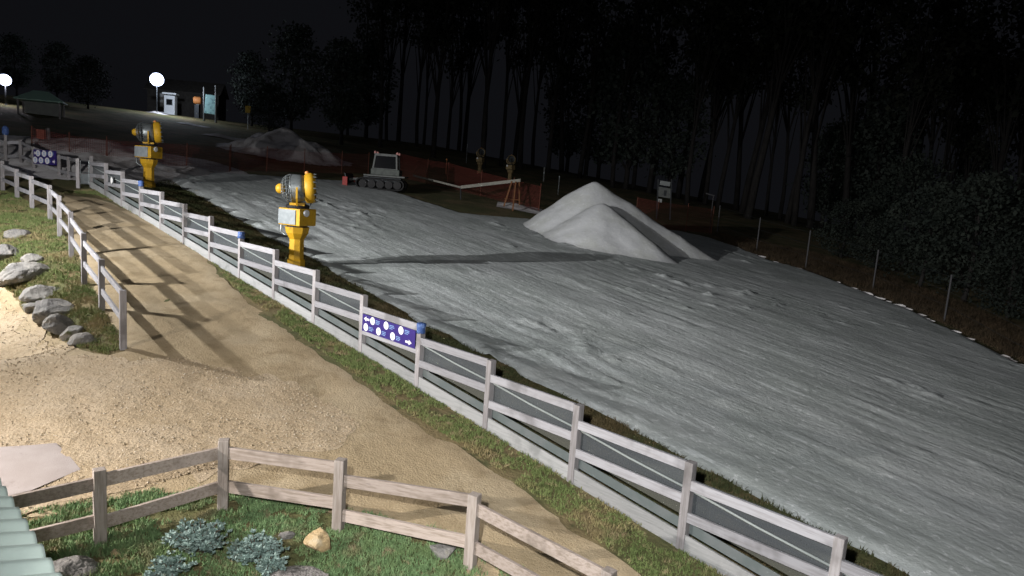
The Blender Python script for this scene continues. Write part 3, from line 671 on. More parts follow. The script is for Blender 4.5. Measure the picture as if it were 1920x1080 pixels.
# ------------------------------------------------------------------ orange nets, barrier, boards and poles by the forest
def net_fence(base_px, hgt, label, post_px_every=1, y_fix=None):
    P = [g(*q) for q in base_px]; org = Vector(P[0]); t = thing('safety_net', org, label, 'safety net', 'orange safety nets')
    V = []; Fq = []; uv = []; u = 0
    for k, p in enumerate(P):
        if k: u += np.linalg.norm(P[k][:2] - P[k - 1][:2])
        r = Vector(p) - org; V += [(r.x, r.y, r.z + .05), (r.x, r.y, r.z + hgt * rnd.uniform(.92, 1.03))]; uv += [(u, 0, 0), (u, hgt, 0)]
        if k: o = 2 * k; Fq.append((o - 2, o, o + 1, o - 1))
    ob = mesh_np('netting', V, Fq, M['net'], smooth=False, parent=t)
    at_ = ob.data.attributes.new("netuv", 'FLOAT_VECTOR', 'POINT'); at_.data.foreach_set("vector", np.array(uv, np.float32).ravel())
    for k, p in enumerate(P):
        r = Vector(p) - org; MB().tube([r + Vector((0, 0, -.2)), r + Vector((.02, 0, hgt + .08))], .025, 6).build('post', M['net_post'], t)
    return t
net_fence([(60, 296), (130, 308), (200, 314), (270, 320), (350, 322), (430, 323)], 1.45, 'red orange net from the far fence to the old snow pile')
net_fence([(432, 322), (500, 322), (570, 324), (640, 326), (690, 326)], 1.5, 'red orange net in front of the lumpy old snow pile')
net_fence([(745, 332), (800, 345), (838, 352), (900, 368), (960, 384), (1010, 397)], 1.75, 'red orange net behind the groomer and wooden barrier')
net_fence([(1190, 424), (1230, 430), (1285, 434), (1333, 438)], 1.85, 'dull red net below the pale notice board right of the pile')

ba, bb, bc = g(975, 394), g(864, 374), g(795, 358)
bt = thing('wooden_barrier', ba, 'pale wooden barrier rail propped on orange trestle legs', 'barrier'); o = Vector(ba)
ya = float(ba[1]); top_a = Vector(at(976, 338, ya)) - o; top_b = Vector(at(864, 351, float(bb[1]))) - o; top_c = Vector(at(775, 329, float(bc[1]) + 2)) - o
MB().beam(top_a, top_b, .10, .20).build('rail', M['barrier'], bt, bevel=.008); MB().beam(top_b + Vector((.05, .06, -.02)), top_c, .07, .12).build('rail', M['barrier'], bt, bevel=.008)
bs = lambda px, py: Vector(g(px, py)) - o
for q, tp in (((944, 388), -.55), ((961, 396), -.30), ((974, 390), -.08)):
    MB().beam(bs(*q) + Vector((0, 0, -.05)), top_a + Vector((tp, 0, -.10)), .09, .09, up=(0, 1, 0)).build('leg', M['orange_wood'], bt)
MB().beam(bs(945, 388) + Vector((0, 0, .55)), bs(974, 391) + Vector((0, 0, .55)), .05, .07).build('cross_brace', M['orange_wood'], bt)
MB().tube([Vector(bb) - o + Vector((0, 0, -.1)), top_b], .045, 6).build('leg', M['dark_steel'], bt)

p = g(1243, 412); D = float(p[1]); k_ = D / FPX
nb_ = thing('notice_board', p, 'pale notice board on two dark legs at the forest edge', 'notice board'); o = Vector(p)
def wl_(px, py): return Vector(at(px, py, D)) - o
for px in (1231, 1256): MB().beam(wl_(px, 412), wl_(px + 3, 336), .09, .09, up=(0, 1, 0)).build('leg', M['dark_steel'], nb_)
c_ = wl_(1246, 361); MB().box(c_, (25 * k_, .06, 18 * k_), Matrix.Rotation(rad(5), 3, 'Y')).build('main_panel', M['white'], nb_, bevel=.01)
MB().box(wl_(1247, 362) + Vector((0, -.04, 0)), (5 * k_, .02, 10 * k_)).build('picture', M['dark_steel'], nb_)
c_ = wl_(1247, 344); MB().box(c_, (19 * k_, .06, 8 * k_), Matrix.Rotation(rad(5), 3, 'Y')).build('upper_panel', mat('faded_grey_panel', (.24, .26, .26), .7), nb_, bevel=.01)
MB().box(wl_(1237, 376), (8 * k_, .06, 6 * k_), Matrix.Rotation(rad(5), 3, 'Y')).build('small_plate', mat('grey_plate', (.34, .36, .36), .7), nb_, bevel=.01)

p, h = px_post((1338, 367), (1330, 434)); tp = thing('arm_pole', p, 'thin pole with a short crossarm at the end of the red net', 'pole')
MB().tube([(0, 0, -.2), (0, 0, h)], .03, 6).build('pole', M['pole_dark'], tp); MB().beam((.08, 0, h), (-.55, 0, h + .12), .10, .08).build('crossarm', M['pole_dark'], tp)
p, h = px_post((1021, 314), (1019, 340)); wp = thing('marker_post', p, 'short white marker post at the forest edge above the big pile', 'post')
MB().lathe([(.07, -.2), (.075, h * .8), (.10, h * .82), (.10, h), (.02, h + .04)], n=10).build('post', M['white'], wp); MB().lathe([(.078, h * .55), (.08, h * .57), (.08, h * .66), (.078, h * .68)], n=10).build('band', M['steel'], wp)
p, h = px_post((838, 298), (836, 326)); s1 = thing('marker_stake', p, 'thin orange stake standing behind the wooden barrier', 'stake')
MB().tube([(0, 0, -.2), (.02, 0, h)], .04, 6).build('stake', M['orange_wood'], s1); MB().lathe([(.05, h - .1), (.05, h), (.001, h + .03)], n=8).build('tip', M['orange'], s1)
p, h = px_post((1048, 330), (1046, 366)); s2 = thing('marker_stake', p, 'thin grey stake left of the big snow pile peak', 'stake')
MB().tube([(0, 0, -.2), (.02, 0, h)], .035, 6).build('stake', M['steel'], s2); MB().lathe([(.045, h - .1), (.045, h), (.001, h + .03)], n=8).build('tip', M['panel'], s2)
p, h = px_post((876, 270), (874, 306)); s3 = thing('marker_stake', p, 'thin grey stake left of the far pair of snow guns', 'stake')
MB().tube([(0, 0, -.2), (.02, 0, h)], .04, 6).build('stake', M['steel'], s3); MB().lathe([(.05, h - .1), (.05, h), (.001, h + .03)], n=8).build('tip', M['panel'], s3)

# wire fence on tall poles along the right edge
WP = [px_post(t, b) for t, b in [((1352, 385), (1344, 441)), ((1425, 408), (1418, 472)), ((1518, 432), (1510, 505)), ((1646, 468), (1636, 544)), ((1784, 515), (1770, 604)), ((1950, 590), (1932, 700))]]
o = Vector(WP[0][0]); wfc = thing('wire_fence', o, 'tall thin pole fence with wires along the forest edge', 'fence')
for p, h in WP: MB().tube([Vector(p) - o + Vector((0, 0, -.3)), Vector(p) - o + Vector((0, 0, h))], .04, 8).build('pole', M['pole_dark'], wfc)
for fz in (.35, .65, .95):
    m = MB(); m.tube([Vector(p) - o + Vector((0, 0, h * fz)) for p, h in WP], .006, 4); m.build('wire', M['dark_steel'], wfc)

# ------------------------------------------------------------------ buildings
# own building below the camera: only the corner of its corrugated roof shows
zr = 3.55
def on_z(px, py, z): v = pray(px, py); t = (z - ZC) / v[2]; return np.array([v[0] * t, t, z])
e0, e1 = on_z(0, 903, zr), on_z(112, 1082, zr)
ed = Vector(e1 - e0); ed.z = 0; ed.normalize(); inn = Vector((ed.y, -ed.x, 0)) ; inn = -inn if inn.dot(Vector((-1, -1, 0))) < 0 else inn
pitch = .26
bo = Vector(e0); bd = thing('building', (bo.x, bo.y, tz(bo.x, bo.y)), 'building with pale green corrugated roof at the lower left corner', 'building'); bz = Vector((bo.x, bo.y, tz(bo.x, bo.y)))
nu = 1400; us = np.linspace(-3.2, 4.0, nu); vsl = np.array([0, .02, 1.2, 4.2])
V = []
for layer in (0, 1):
    for v in vsl:
        P = np.array(bo - bz)[None, :] + us[:, None] * np.array(ed)[None, :] + v * np.array(inn)[None, :]
        P = P + np.array([0, 0, 1.0])[None, :] * (v * pitch + .030 * (1 - 2 * np.abs(np.sin(us * math.pi / .165)) ** 3) - .004 * layer)[:, None]
        V.append(P)
V = np.concatenate(V); nv = len(vsl); Fq = []
ii = np.arange(nu - 1)
for layer in (0, 1):
    for j in range(nv - 1):
        a = (layer * nv + j) * nu + ii; q = np.stack([a, a + 1, a + nu + 1, a + nu], 1); Fq.append(q if layer == 0 else q[:, ::-1])
a = ii; b_ = nv * nu + ii; Fq.append(np.stack([a, b_, b_ + 1, a + 1], 1))
mesh_np('roof', V, np.concatenate(Fq), M['roof'], parent=bd)
hb_ = zr - bz.z
P0 = bo - bz + ed * -3.1 + inn * .12; P1 = bo - bz + ed * 3.9 + inn * .12
MB().beam(P0 + Vector((0, 0, -.13)), P1 + Vector((0, 0, -.13)), .03, .16).build('fascia', M['wall'], bd)
m = MB(); c = (P0 + P1) / 2 + inn * 1.45; m.box((c.x, c.y, (hb_ - .10) / 2 - .1), (6.6, 2.2, hb_ - .2), Matrix.Rotation(math.atan2(ed.y, ed.x), 3, 'Z')); m.build('wall', M['wall'], bd, bevel=.01)

# shelter with green roof far left
sc_ = at(78, 212, 56); sc_[2] = tz(sc_[0], sc_[1]); hts = float(at(78, 178, 56)[2] - sc_[2])
sh = thing('shelter', sc_, 'open hut with pale green hipped roof at the far left', 'hut', rz=rad(25))
hr = max(hts, 1.9); MB().add([(-1.6, -1.2, hr - .75), (1.6, -1.2, hr - .75), (1.6, 1.2, hr - .75), (-1.6, 1.2, hr - .75), (-.5, 0, hr), (.5, 0, hr), (-1.6, -1.2, hr - .83), (1.6, -1.2, hr - .83), (1.6, 1.2, hr - .83), (-1.6, 1.2, hr - .83)], [(0, 1, 5, 4), (1, 2, 5), (2, 3, 4, 5), (3, 0, 4), (6, 9, 8, 7), (0, 6, 7, 1), (1, 7, 8, 2), (2, 8, 9, 3), (3, 9, 6, 0)]).build('roof', M['hutroof'], sh)
for x in (-1.35, 1.35):
    for y in (-1, 1): MB().box((x, y, (hr - .83) / 2 - .1), (.13, .13, hr - .63)).build('post', M['post_wood'], sh)
MB().box((0, .95, .5), (2.5, .08, 1.3)).build('wall', M['wall'], sh)

# lodge corner, teal board and small things on the crest by the lamp
yc = 86
def crest(px, py, y): q = at(px, py, y); q[2] = tz(q[0], q[1]); return q
q = crest(352, 212, 92); lodge = thing('lodge', q, 'dim gabled lodge on the crest behind the bright lamp', 'building', rz=rad(10)); k9 = 92 / FPX
hh = float(at(352, 150, 92)[2] - q[2]); ww = 4.2
MB().add([(-ww, -2, -.3), (ww, -2, -.3), (ww, 2, -.3), (-ww, 2, -.3), (-ww, -2, hh - 1.5), (ww, -2, hh - 1.5), (ww, 2, hh - 1.5), (-ww, 2, hh - 1.5), (-ww, 0, hh - .25), (ww, 0, hh - .25)], [(0, 1, 5, 4), (2, 3, 7, 6), (1, 2, 6, 9, 5), (3, 0, 4, 8, 7), (0, 3, 2, 1)]).build('wall', M['lodge_dark'], lodge)
MB().add([(-ww - .3, -2.35, hh - 1.7), (ww + .3, -2.35, hh - 1.7), (ww + .3, 0, hh - .1), (-ww - .3, 0, hh - .1), (ww + .3, 2.35, hh - 1.7), (-ww - .3, 2.35, hh - 1.7), (-ww - .3, -2.35, hh - 1.8), (ww + .3, -2.35, hh - 1.8), (ww + .3, 0, hh - .2), (-ww - .3, 0, hh - .2), (ww + .3, 2.35, hh - 1.8), (-ww - .3, 2.35, hh - 1.8)], [(0, 1, 2, 3), (3, 2, 4, 5), (6, 9, 8, 7), (9, 11, 10, 8), (0, 6, 7, 1), (5, 4, 10, 11), (1, 7, 8, 2), (2, 8, 10, 4), (0, 3, 9, 6), (3, 5, 11, 9)]).build('roof', M['lodge_dark'], lodge)
wn_ = MB().box((-2.1, -2.03, hh * .36), (1.3, .08, 1.7)).build('window', M['panel'], lodge, bevel=.02); MB().box((-2.1, -2.08, hh * .36), (1.1, .03, 1.5)).build('pane', M['lens'], wn_)
q = crest(388, 214, 80); kb = 80 / FPX; tb = thing('entry_board', q, 'pale teal board between two white posts on the crest', 'board')
for px, pt in ((383, 163), (405, 160)):
    a, b = at(px, 214, 80) - q, at(px, pt, 80) - q; MB().tube([Vector((a[0], 0, -.2)), Vector((b[0], 0, b[2]))], .13, 8).build('post', M['white'], tb)
a = at(395, 196, 80) - q; MB().box((a[0], -.05, a[2]), (20 * kb, .12, 34 * kb), Matrix.Rotation(rad(4), 3, 'Y')).build('panel', M['teal'], tb, bevel=.03)
q = crest(370, 200, 84); kb = 84 / FPX; ob = thing('orange_tank', q, 'small orange tank on a stand left of the teal board', 'tank'); hz = float(at(369, 188, 84)[2] - q[2])
MB().lathe([(.001, -.45), (.34, -.42), (.42, -.3), (.42, .3), (.34, .42), (.001, .45)], axis=(1, .3, 0), org=(0, 0, hz), n=16).build('tank', M['orange'], ob, smooth=True)
MB().box((0, 0, hz / 2 - .3), (.5, .4, max(.3, hz - .5))).build('stand', M['dark_steel'], ob)
MB().box((.12, -.1, hz - .5), (.4, .2, .1)).build('label_plate', M['white'], ob)
q = crest(465, 226, 78); yb = thing('yellow_sign', q, 'small yellow panel with white foot below the left trees', 'sign'); hz = float(at(463, 205, 78)[2] - q[2])
MB().tube([(0, 0, -.2), (0, 0, hz)], .05, 8).build('post', M['steel'], yb); MB().box((0, -.06, hz), (.6, .06, .75)).build('panel', mat('mustard_panel', (.5, .34, .06), .6), yb, bevel=.02); MB().box((.16, -.1, hz - .52), (.28, .05, .3)).build('plate', M['white'], yb)

# ------------------------------------------------------------------ lamps
def lamp_post(loc, h, label, aim, mat_l, energy, color, spot=None, blend=1.0, r_lamp=.12, head=(.5, .3), group=None, beam_cut=None):
    t = thing('lamp_post', loc, label, 'lamp post', group); a = Vector(aim); a.normalize()
    MB().tube([(0, 0, -.3), (0, 0, h * .5), (0, 0, h)], [.075, .065, .05], 10).build('pole', M['dark_steel'], t, smooth=True)
    MB().lathe([(.14, -.1), (.14, .04), (.08, .06)], n=10).build('base_plate', M['steel'], t)
    R = a.to_track_quat('-Z', 'Y').to_matrix(); c = Vector((0, 0, h + .12)) + a * .12
    r0 = head[0] / 2
    hd = MB().lathe([(r0 * .35, -.30), (r0 * .8, -.22), (r0, -.06), (r0, .0)], axis=a, org=c, n=24).build('lamp_housing', M['dark_steel'], t, smooth=True)
    MB().lathe([(r0 * .94, .003), (r0 * .7, .03 + r0 * .12), (.001, .03 + r0 * .16)], axis=a, org=c, n=24).build('lamp_lens', mat_l, hd, smooth=True)
    if beam_cut:   # added plates, out of view, trim the beam near the post and towards the sky
        lp = c + a * (.05 + head[0] * .1 + r_lamp * 1.05); sx = Vector((a.y, -a.x, 0)).normalized(); hm = MB()
        ah = Vector((a.x, a.y, 0)).normalized()
        for dz, L in beam_cut: hm.beam(lp - ah * .2 + Vector((0, 0, dz)), lp + ah * L + Vector((0, 0, dz)), 2.2 if len(beam_cut) > 1 else 1.1, .012)
        hm.build('beam_plates', M['dark_steel'], hd)
    ld = bpy.data.lights.new('floodlight', 'SPOT' if spot else 'POINT'); ld.energy = energy; ld.color = color; ld.shadow_soft_size = r_lamp
    if spot: ld.spot_size = spot; ld.spot_blend = blend
    lo = bpy.data.objects.new('floodlight', ld); COL.objects.link(lo); lo.parent = t; lo.location = c + a * (.05 + head[0] * .1 + r_lamp * 1.05); lo.rotation_euler = a.to_track_quat('-Z', 'Y').to_euler()
    return t
A_ = (-22.0, 6.0); za = tz(*A_)
lamp_post((A_[0], A_[1], za), 9.4 - za, 'very tall floodlight post far left of the yard lighting the snow slope', (24, 24, -7.0), M['lamp_warm'], SLOPE_LAMP_W, (1, .985, .975), spot=rad(80), blend=1.0, r_lamp=.10, beam_cut=((-.345, .90), (.11, 1.5)))
P_ = (-15.3, 15.3)
lamp_post((P_[0], P_[1], tz(*P_)), 4.7, 'lamp on a short post at the left end of the bank lighting the path', (8, 2, -4), M['lamp_warm'], PATH_LAMP_W, (1, .98, .96), r_lamp=.07)
B_ = (-11.2, 5.0); zb = tz(*B_)
lamp_post((B_[0], B_[1], zb), 4.2, 'floodlight post beside the gravel yard left of the garden', (6, 1.2, -3.2), M['lamp_warm'], YARD_LAMP_W, (1, .93, .87), spot=rad(150), blend=1.0, r_lamp=.10)
R_ = (-.8, -.3)
lamp_post((R_[0], R_[1], 3.98), 2.3, 'floodlight on a short mast on the corrugated roof above the garden', (.34, 1, -.20), M['lamp_warm'], ROOF_LAMP_W, (1, .985, .97), spot=rad(112), blend=1.0, r_lamp=.10, beam_cut=((.12, .85),))
q = crest(294, 212, 80); hC = float(at(291, 149, 80)[2] - q[2]) - .1
lamp_post(q, hC, 'bright bluish white floodlight on a post on the crest', (.55, -1, -.25), M['lamp_cool'], FAR_LAMP_W, (.8, .86, 1), r_lamp=.2, head=(1.5, 1.15))
l3 = bpy.data.lights.new('crest_fill', 'POINT'); l3.energy = 800; l3.color = (.78, .86, 1); l3.shadow_soft_size = .15  # added fill light without a fixture, brightens the teal board and kiosk
o3 = bpy.data.objects.new('crest_fill', l3); COL.objects.link(o3); o3.location = (q[0] + 2.4, q[1] - 1.6, q[2] + hC - .9)
kq = crest(320, 213, 84); ks = thing('kiosk', kq, 'narrow white kiosk standing just right of the bright lamp on the crest', 'kiosk', rz=rad(12))
MB().box((0, 0, 1.0), (1.15, 1.1, 2.2)).build('wall', M['kiosk_white'], ks, bevel=.02); MB().box((0, 0, 2.32), (1.5, 1.5, .18)).build('roof', M['kiosk_white'], ks)
kw = MB().box((0, -.56, 1.35), (.7, .05, .7)).build('window', M['steel'], ks); MB().box((0, -.59, 1.35), (.6, .02, .6)).build('pane', M['glass'], kw)
q = crest(12, 226, 60); hD = float(at(10, 150, 60)[2] - q[2]) - .1
lamp_post(q, hD, 'white lamp on a post at the left edge above the hut', (.45, -1, -.3), M['lamp_cool'], FAR_LAMP_W * .8, (.9, .86, 1), r_lamp=.15, head=(1.0, .7))

# ------------------------------------------------------------------ rocks
def rock_mesh(seed, sub=4, sharp=.35):
    bm = bmesh.new(); bmesh.ops.create_icosphere(bm, subdivisions=sub, radius=1); r = random.Random(seed)
    planes = [(Vector((r.gauss(0, 1), r.gauss(0, 1), r.gauss(0, 1))).normalized(), r.uniform(.55, .92)) for _ in range(11)]
    for v in bm.verts:
        d = v.co.normalized(); s = 1.0
        for n_, k in planes:
            c = d.dot(n_)
            if c > k: s = min(s, k / c * 1.0)
        s *= 1 + .10 * float(fbm(d.x * 2.2 + seed, d.y * 2.2 + d.z * 1.7, seed, 4)) + .05 * float(fbm(d.x * 7 + seed, d.y * 7 + d.z * 5, seed + 3, 3))
        v.co = d * s
    return bm
def rock(px, py, size, seed, label, m, rz=0.0, sink=.3, name='boulder', cat='boulder', group=None, xy=None):
    p = g(px, py) if xy is None else np.array([xy[0], xy[1], tz(*xy)])
    bm = rock_mesh(seed); me = bpy.data.meshes.new(name)
    R = Matrix.Rotation(rz, 4, 'Z') @ Matrix.Diagonal((size[0], size[1], size[2], 1)); bm.transform(R)
    for f in bm.faces: f.smooth = False
    bm.to_mesh(me); bm.free(); me.materials.append(m); o = bpy.data.objects.new(name, me); COL.objects.link(o); o.location = (p[0], p[1], p[2] + size[2] * (1 - 2 * sink)); 
    return tag(o, label, cat, group)
BG = 'boulders edging the bank'
for (px, py), sz, sd, lb in [((48, 520), (.66, .46, .34), 1, 'large pale grey boulder highest in the bank edge'), ((10, 482), (.5, .4, .3), 2, 'grey boulder at the left photo edge in the bank'), ((76, 556), (.52, .40, .26), 3, 'flat topped grey boulder in the middle of the bank edge'),
          ((96, 590), (.42, .52, .30), 4, 'tilted pale boulder above the bluish one in the bank'), ((116, 615), (.38, .38, .28), 5, 'bluish grey broken boulder low in the bank edge'), ((156, 643), (.32, .26, .18), 6, 'small grey boulder nearest the end post of the bank fence'),
          ((136, 630), (.26, .28, .20), 7, 'cracked dark grey stone beside the bluish boulder'), ((30, 442), (.40, .3, .2), 8, 'half buried stone in the grass above the boulders'), ((18, 530), (.4, .34, .22), 9, 'low grey boulder below the highest one at the gravel edge'),
          ((62, 580), (.28, .24, .15), 10, 'small stone at the gravel edge under the flat topped boulder'), ((60, 492), (.34, .28, .2), 11, 'rounded stone resting above the highest boulder of the bank')]:
    rock(px, py, sz, sd * 17, lb, M['rock'], rz=sd * 1.3, sink=.40, group=BG)
rock(597, 1028, (.20, .15, .19), 101, 'sandy yellow pointed rock in the garden right of the blue shrubs', M['sandstone'], rz=.4, sink=.22)
rock(828, 1038, (.23, .14, .11), 103, 'flat grey stone beside the low fence post', M['rock'], rz=-.2, sink=.3)
rock(135, 1072, (.30, .20, .13), 105, 'dark grey flat rock beside the corrugated roof', M['rock'], rz=.2, sink=.3)
rock(216, 1040, (.08, .05, .06), 107, 'small tan stone in the garden left of the shrubs', M['sandstone'], sink=.3, name='stone', cat='stone')
rock(538, 1008, (.12, .06, .06), 109, 'small dark brown stone touching the right blue shrub', M['rock'], rz=.3, sink=.3, name='stone', cat='stone')
rock(487, 1040, (.05, .04, .04), 111, 'tiny tan stone among the blue shrub leaves', M['sandstone'], sink=.1, name='stone', cat='stone')
rock(565, 1090, (.42, .26, .10), 113, 'patch of grey grit heaped below the right blue shrub', M['pebble'], sink=.4, name='grit_heap', cat='grit heap')
def loose_stones(poly, n, seed):
    r = np.random.default_rng(seed); P = np.array([np.asarray(p[:2]) for p in poly]); x0, y0 = P.min(0); x1, y1 = P.max(0)
    x = r.uniform(x0, x1, n); y = r.uniform(y0, y1, n); k = inside(P, x, y); x, y = x[k], y[k]; n = len(x)
    sz = .006 + .018 * r.uniform(0, 1, n) ** 2.5 ; O = np.array([(1, 0, 0), (0, 1, 0), (-1, 0, 0), (0, -1, 0), (0, 0, .8), (0, 0, -.8)])
    a = r.uniform(0, 6.283, n); ca, sa = np.cos(a), np.sin(a); el = r.uniform(.6, 1.0, n)
    V = np.zeros((n, 6, 3)); V[:, :, 0] = (O[None, :, 0] * ca[:, None] - O[None, :, 1] * sa[:, None] * el[:, None]) * sz[:, None] + x[:, None]
    V[:, :, 1] = (O[None, :, 0] * sa[:, None] + O[None, :, 1] * ca[:, None] * el[:, None]) * sz[:, None] + y[:, None]
    V[:, :, 2] = O[None, :, 2] * sz[:, None] + (terrain(x, y) + .045)[:, None]
    T = np.array([(0, 1, 4), (1, 2, 4), (2, 3, 4), (3, 0, 4), (1, 0, 5), (2, 1, 5), (3, 2, 5), (0, 3, 5)])
    o = mesh_np('loose_stones', V.reshape(-1, 3), (np.arange(n)[:, None, None] * 6 + T[None]).reshape(-1, 3), M['stone_bits'], smooth=False)
    return tag(o, 'loose pale pebbles strewn over the gravel yard', 'pebbles', kind='stuff')
M['stone_bits'] = mat('pale_pebbles', (.46, .38, .27), .9, mix=[((.30, .24, .16), 40, 2, .45, .6), ((.6, .54, .45), 23, 2, .52, .64)])
loose_stones(loose_poly, 30000, 77)
# snow clods along the far right edge of the run
_rim = [(1345, 453), (1390, 469), (1450, 492), (1500, 506), (1590, 539), (1700, 580), (1800, 629), (1918, 688)]; clods = []
for (xa, ya), (xb, yb) in zip(_rim[:-1], _rim[1:]):
    n_ = int((xb - xa) / 11)
    for q_ in range(n_):
        if rnd.random() < (.95 if 1430 < xa < 1600 else .55): u_ = (q_ + rnd.random()) / n_; clods.append((xa + (xb - xa) * u_, ya + (yb - ya) * u_ + rnd.uniform(-1.5, 1.5), rnd.uniform(.14, .34)))
for k, (px, py, s_) in enumerate(clods):
    rock(px, py, (s_ * 1.1, s_ * .26, s_ * .2), 200 + k, 'clod of bright snow on the far rim of the run by the pole fence', M['old_snow'], rz=FANG + rnd.uniform(-.3, .3), sink=.2, name='snow_clod', cat='snow clod', group='snow clods on the far rim')

# ------------------------------------------------------------------ garden shrubs
def shrub(px, py, rx, ry, h, seed, label, n=330):
    p = g(px, py); t = thing('garden_shrub', p, label, 'shrub', 'blue green shrubs in the garden'); r = np.random.default_rng(seed)
    st = MB(); V = []; Fq = []
    for k in range(n // 9):
        a = r.uniform(0, 6.283); q = math.sqrt(r.uniform(0, 1)); tip = Vector((rx * q * math.cos(a), ry * q * math.sin(a), h * (1 - .55 * q * q) * r.uniform(.65, 1.05)))
        mid = tip * .5 + Vector((0, 0, .04)); st.tube([(r.uniform(-.05, .05), r.uniform(-.05, .05), -.03), mid, tip], [.008, .006, .004], 4, caps=False)
        for j in range(9):
            c = np.array(tip * (1 - .07 * j)) + r.normal(0, .025, 3)
            for l in range(7):
                d = r.normal(0, 1, 3); d[2] = abs(d[2]) * .6 + .15; d /= np.linalg.norm(d); sd = np.cross(d, r.normal(0, 1, 3)); sd /= np.linalg.norm(sd)
                L = r.uniform(.035, .06); w = L * .30; o = len(V); V += [c, c + d * L * .5 + sd * w, c + d * L, c + d * L * .5 - sd * w]; Fq.append((o, o + 1, o + 2, o + 3))
    st.build('stems', M['twig'], t); mesh_np('foliage', V, Fq, M['leafblue'], smooth=False, parent=t)
    return t
shrub(372, 1035, .42, .36, .40, 1, 'larger blue green leafy shrub in the garden, left of its neighbour', 430)
shrub(482, 1052, .36, .30, .33, 2, 'compact blue green shrub in the garden next to the sandy rock', 400)
shrub(510, 1078, .20, .16, .2, 3, 'small blue green shrub trailing onto the grey grit', 160)
shrub(320, 1080, .30, .24, .22, 4, 'low sparse blue green shrub at the bottom edge', 170)

# ------------------------------------------------------------------ grass
def grass(name, poly, dens, hmin, hmax, label, m, avoid=None, seed=0, clump=.5):
    r = np.random.default_rng(seed); P = np.array([np.asarray(p[:2]) for p in poly]); x0, y0 = P.min(0); x1, y1 = P.max(0)
    n = int(dens * (x1 - x0) * (y1 - y0)); x = r.uniform(x0, x1, n); y = r.uniform(y0, y1, n)
    k = inside(P, x, y) & (vnoise(x * 3.1, y * 3.1, seed + 5) + .6 * vnoise(x * 11, y * 11, seed + 6) > clump * 1.1)
    if avoid is not None: k &= ~inside(avoid, x, y)
    x, y = x[k], y[k]; n = len(x); z = terrain(x, y) + .02
    nb = 3; V = np.zeros((n, nb, 3, 3)); hh = r.uniform(hmin, hmax, (n, nb)) * (.6 + .8 * vnoise(x * 1.3, y * 1.3, seed + 9))[:, None]
    for b in range(nb):
        a = r.uniform(0, 6.283, n); w = .007 + .004 * r.uniform(0, 1, n); bx = x + r.normal(0, .02, n); by = y + r.normal(0, .02, n); ln = r.normal(0, .75, n) * hh[:, b]; la = r.uniform(0, 6.283, n)
        V[:, b, 0] = np.stack([bx - w * np.cos(a), by - w * np.sin(a), z - .01], 1); V[:, b, 1] = np.stack([bx + w * np.cos(a), by + w * np.sin(a), z - .01], 1)
        V[:, b, 2] = np.stack([bx + ln * np.cos(la), by + ln * np.sin(la), z + hh[:, b]], 1)
    ob = mesh_np(name, V.reshape(-1, 3), np.arange(n * nb * 3).reshape(-1, 3), m, smooth=False)
    return tag(ob, label, 'grass', kind='stuff')
GP = np.array([np.asarray(p) for p in densify(gravel_poly, .2, .16, 1.6, 3)])
garden = [LOW[0][0][:2] + np.array([-.6, 1.1])] + gpts([(45, 965), (190, 935), (300, 918), (418, 922), (634, 952), (880, 1012), (1000, 1085)]) + [np.array([.6, 7.2]), np.array([1.6, 5.6]), np.array([-6.5, 5.6])]
grass('garden_grass', garden, 1500, .02, .065, 'mossy green grass in the garden below the low fence', M['grass2'], seed=21)
verge = gpts([(118, 362), (180, 366), (290, 408), (380, 474), (440, 540), (540, 614), (640, 684), (760, 772), (860, 832), (950, 892), (1060, 972), (1170, 1052), (1250, 1120)]) + [sp(-.05, -4.5), sp(-.05, 10), sp(-.05, 28)]
grass('verge_grass', verge, 800, .02, .06, 'patchy grass verge between the path and the long fence', M['grass'], seed=22)
strip = [sp(.08, -8), sp(.08, 30)] + [q for q in gpts(near_px)] + [sp(2.9, -9)]
grass('strip_grass', strip, 420, .03, .09, 'dark grass strip between the long fence and the snow', M['grass3'], avoid=SNOWP[::2], seed=23)
bank = gpts([(232, 660), (205, 668), (150, 655), (110, 630), (62, 592), (10, 545), (-40, 500), (-80, 420), (-80, 340), (30, 366), (95, 404), (115, 435), (136, 475), (160, 528), (195, 580)])
grass('bank_grass', bank, 700, .03, .085, 'green and straw coloured grass on the bank behind the boulders', M['grass'], avoid=GP, seed=24)
rim = gpts([(1330, 446), (1450, 490), (1590, 535), (1700, 576), (1800, 624), (1920, 684), (1980, 700), (1960, 640), (1800, 570), (1650, 515), (1500, 470), (1340, 436)])
grass('rim_grass', rim, 130, .10, .3, 'dry brown grass along the foot of the pole fence', M['dead'], avoid=SNOWP[::2], seed=25, clump=.35)

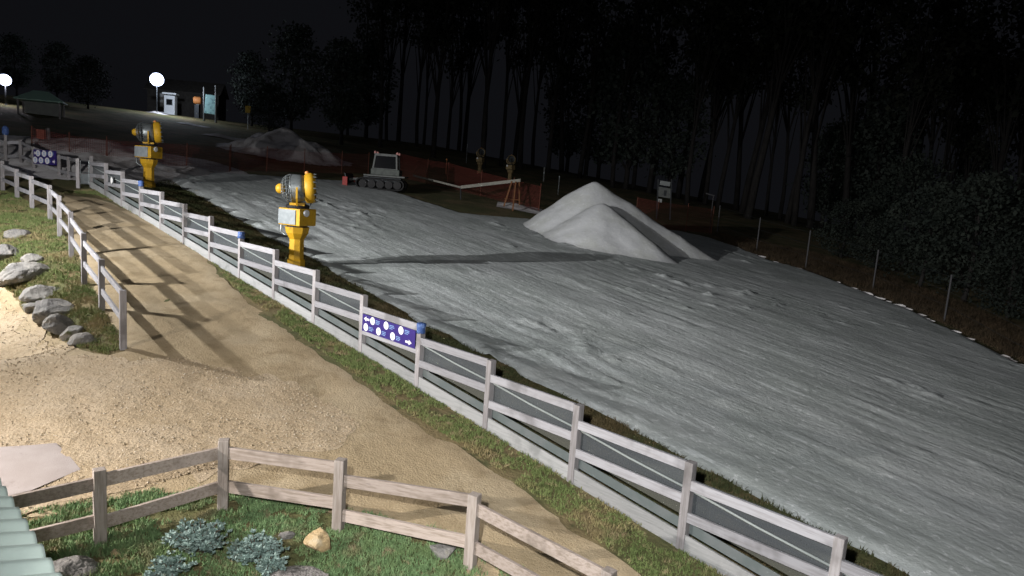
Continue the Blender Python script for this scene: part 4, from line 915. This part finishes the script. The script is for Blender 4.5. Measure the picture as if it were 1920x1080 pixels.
# ------------------------------------------------------------------ trees
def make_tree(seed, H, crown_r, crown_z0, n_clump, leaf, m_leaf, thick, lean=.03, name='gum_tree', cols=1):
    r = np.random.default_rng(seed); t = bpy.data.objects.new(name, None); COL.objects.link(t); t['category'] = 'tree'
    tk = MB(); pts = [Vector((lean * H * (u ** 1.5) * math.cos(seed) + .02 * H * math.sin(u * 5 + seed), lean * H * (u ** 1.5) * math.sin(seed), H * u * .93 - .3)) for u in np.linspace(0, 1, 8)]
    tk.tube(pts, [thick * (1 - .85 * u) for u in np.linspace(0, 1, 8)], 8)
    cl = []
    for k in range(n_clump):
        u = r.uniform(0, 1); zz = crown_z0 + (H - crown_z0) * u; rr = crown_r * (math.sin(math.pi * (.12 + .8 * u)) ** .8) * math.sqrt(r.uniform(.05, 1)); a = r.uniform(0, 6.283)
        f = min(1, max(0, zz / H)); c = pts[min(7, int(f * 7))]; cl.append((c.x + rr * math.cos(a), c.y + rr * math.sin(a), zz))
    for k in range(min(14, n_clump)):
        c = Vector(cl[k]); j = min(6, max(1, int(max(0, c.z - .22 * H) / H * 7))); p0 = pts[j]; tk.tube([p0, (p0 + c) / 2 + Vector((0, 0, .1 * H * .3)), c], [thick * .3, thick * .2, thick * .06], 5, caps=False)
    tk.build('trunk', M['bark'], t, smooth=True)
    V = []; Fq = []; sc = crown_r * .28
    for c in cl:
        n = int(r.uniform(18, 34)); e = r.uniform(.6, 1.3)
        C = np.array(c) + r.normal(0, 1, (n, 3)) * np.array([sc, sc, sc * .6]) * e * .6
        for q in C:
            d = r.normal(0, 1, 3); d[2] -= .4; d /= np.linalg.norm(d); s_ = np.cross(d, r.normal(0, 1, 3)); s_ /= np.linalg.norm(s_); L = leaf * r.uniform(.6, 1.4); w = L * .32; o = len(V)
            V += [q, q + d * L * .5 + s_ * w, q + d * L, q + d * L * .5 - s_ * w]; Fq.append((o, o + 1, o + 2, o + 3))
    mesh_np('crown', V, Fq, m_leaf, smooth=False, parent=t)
    return t
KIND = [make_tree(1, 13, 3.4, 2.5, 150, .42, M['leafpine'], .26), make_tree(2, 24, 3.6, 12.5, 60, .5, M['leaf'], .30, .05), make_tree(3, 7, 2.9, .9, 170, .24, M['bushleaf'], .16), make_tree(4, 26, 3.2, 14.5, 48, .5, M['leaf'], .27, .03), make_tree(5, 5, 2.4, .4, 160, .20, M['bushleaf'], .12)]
first = set()
def plant(kind, x, y, sc, rz, label, group):
    if kind not in first:
        first.add(kind); o = KIND[kind]; o.location = (x, y, tz(x, y)); o.rotation_euler = (0, 0, rz); o.scale = (sc,) * 3; o['label'] = label; o['group'] = group; return o
    return dup(KIND[kind], (x, y, tz(x, y)), rz, sc, label, group)
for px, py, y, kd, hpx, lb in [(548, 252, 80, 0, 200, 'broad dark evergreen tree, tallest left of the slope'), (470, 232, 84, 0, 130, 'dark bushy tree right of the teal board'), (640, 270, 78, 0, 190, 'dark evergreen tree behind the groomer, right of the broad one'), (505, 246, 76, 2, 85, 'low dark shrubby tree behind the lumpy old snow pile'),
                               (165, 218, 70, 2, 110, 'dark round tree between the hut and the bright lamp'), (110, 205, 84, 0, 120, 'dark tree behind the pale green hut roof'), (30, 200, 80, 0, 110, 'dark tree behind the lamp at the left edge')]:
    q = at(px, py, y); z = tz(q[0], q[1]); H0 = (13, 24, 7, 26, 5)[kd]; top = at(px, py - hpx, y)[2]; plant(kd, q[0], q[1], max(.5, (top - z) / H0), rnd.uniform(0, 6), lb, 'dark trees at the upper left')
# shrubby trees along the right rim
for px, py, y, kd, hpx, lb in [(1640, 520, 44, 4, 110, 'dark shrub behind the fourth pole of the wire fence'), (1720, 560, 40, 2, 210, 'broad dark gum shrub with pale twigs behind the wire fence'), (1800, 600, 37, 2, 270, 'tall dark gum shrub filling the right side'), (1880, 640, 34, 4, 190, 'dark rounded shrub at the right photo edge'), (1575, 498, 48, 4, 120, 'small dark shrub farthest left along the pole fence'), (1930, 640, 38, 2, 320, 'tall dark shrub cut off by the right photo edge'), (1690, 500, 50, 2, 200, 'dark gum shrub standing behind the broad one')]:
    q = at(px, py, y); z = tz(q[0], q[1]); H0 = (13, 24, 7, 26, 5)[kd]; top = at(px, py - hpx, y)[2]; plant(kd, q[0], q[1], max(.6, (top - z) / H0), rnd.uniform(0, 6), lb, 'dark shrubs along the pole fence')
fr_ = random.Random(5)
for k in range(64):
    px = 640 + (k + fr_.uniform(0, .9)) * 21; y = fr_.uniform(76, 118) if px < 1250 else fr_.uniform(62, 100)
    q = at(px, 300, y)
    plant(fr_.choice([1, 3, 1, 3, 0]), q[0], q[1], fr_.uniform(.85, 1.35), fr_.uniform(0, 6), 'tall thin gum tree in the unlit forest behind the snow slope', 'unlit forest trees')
for k in KIND:
    pass
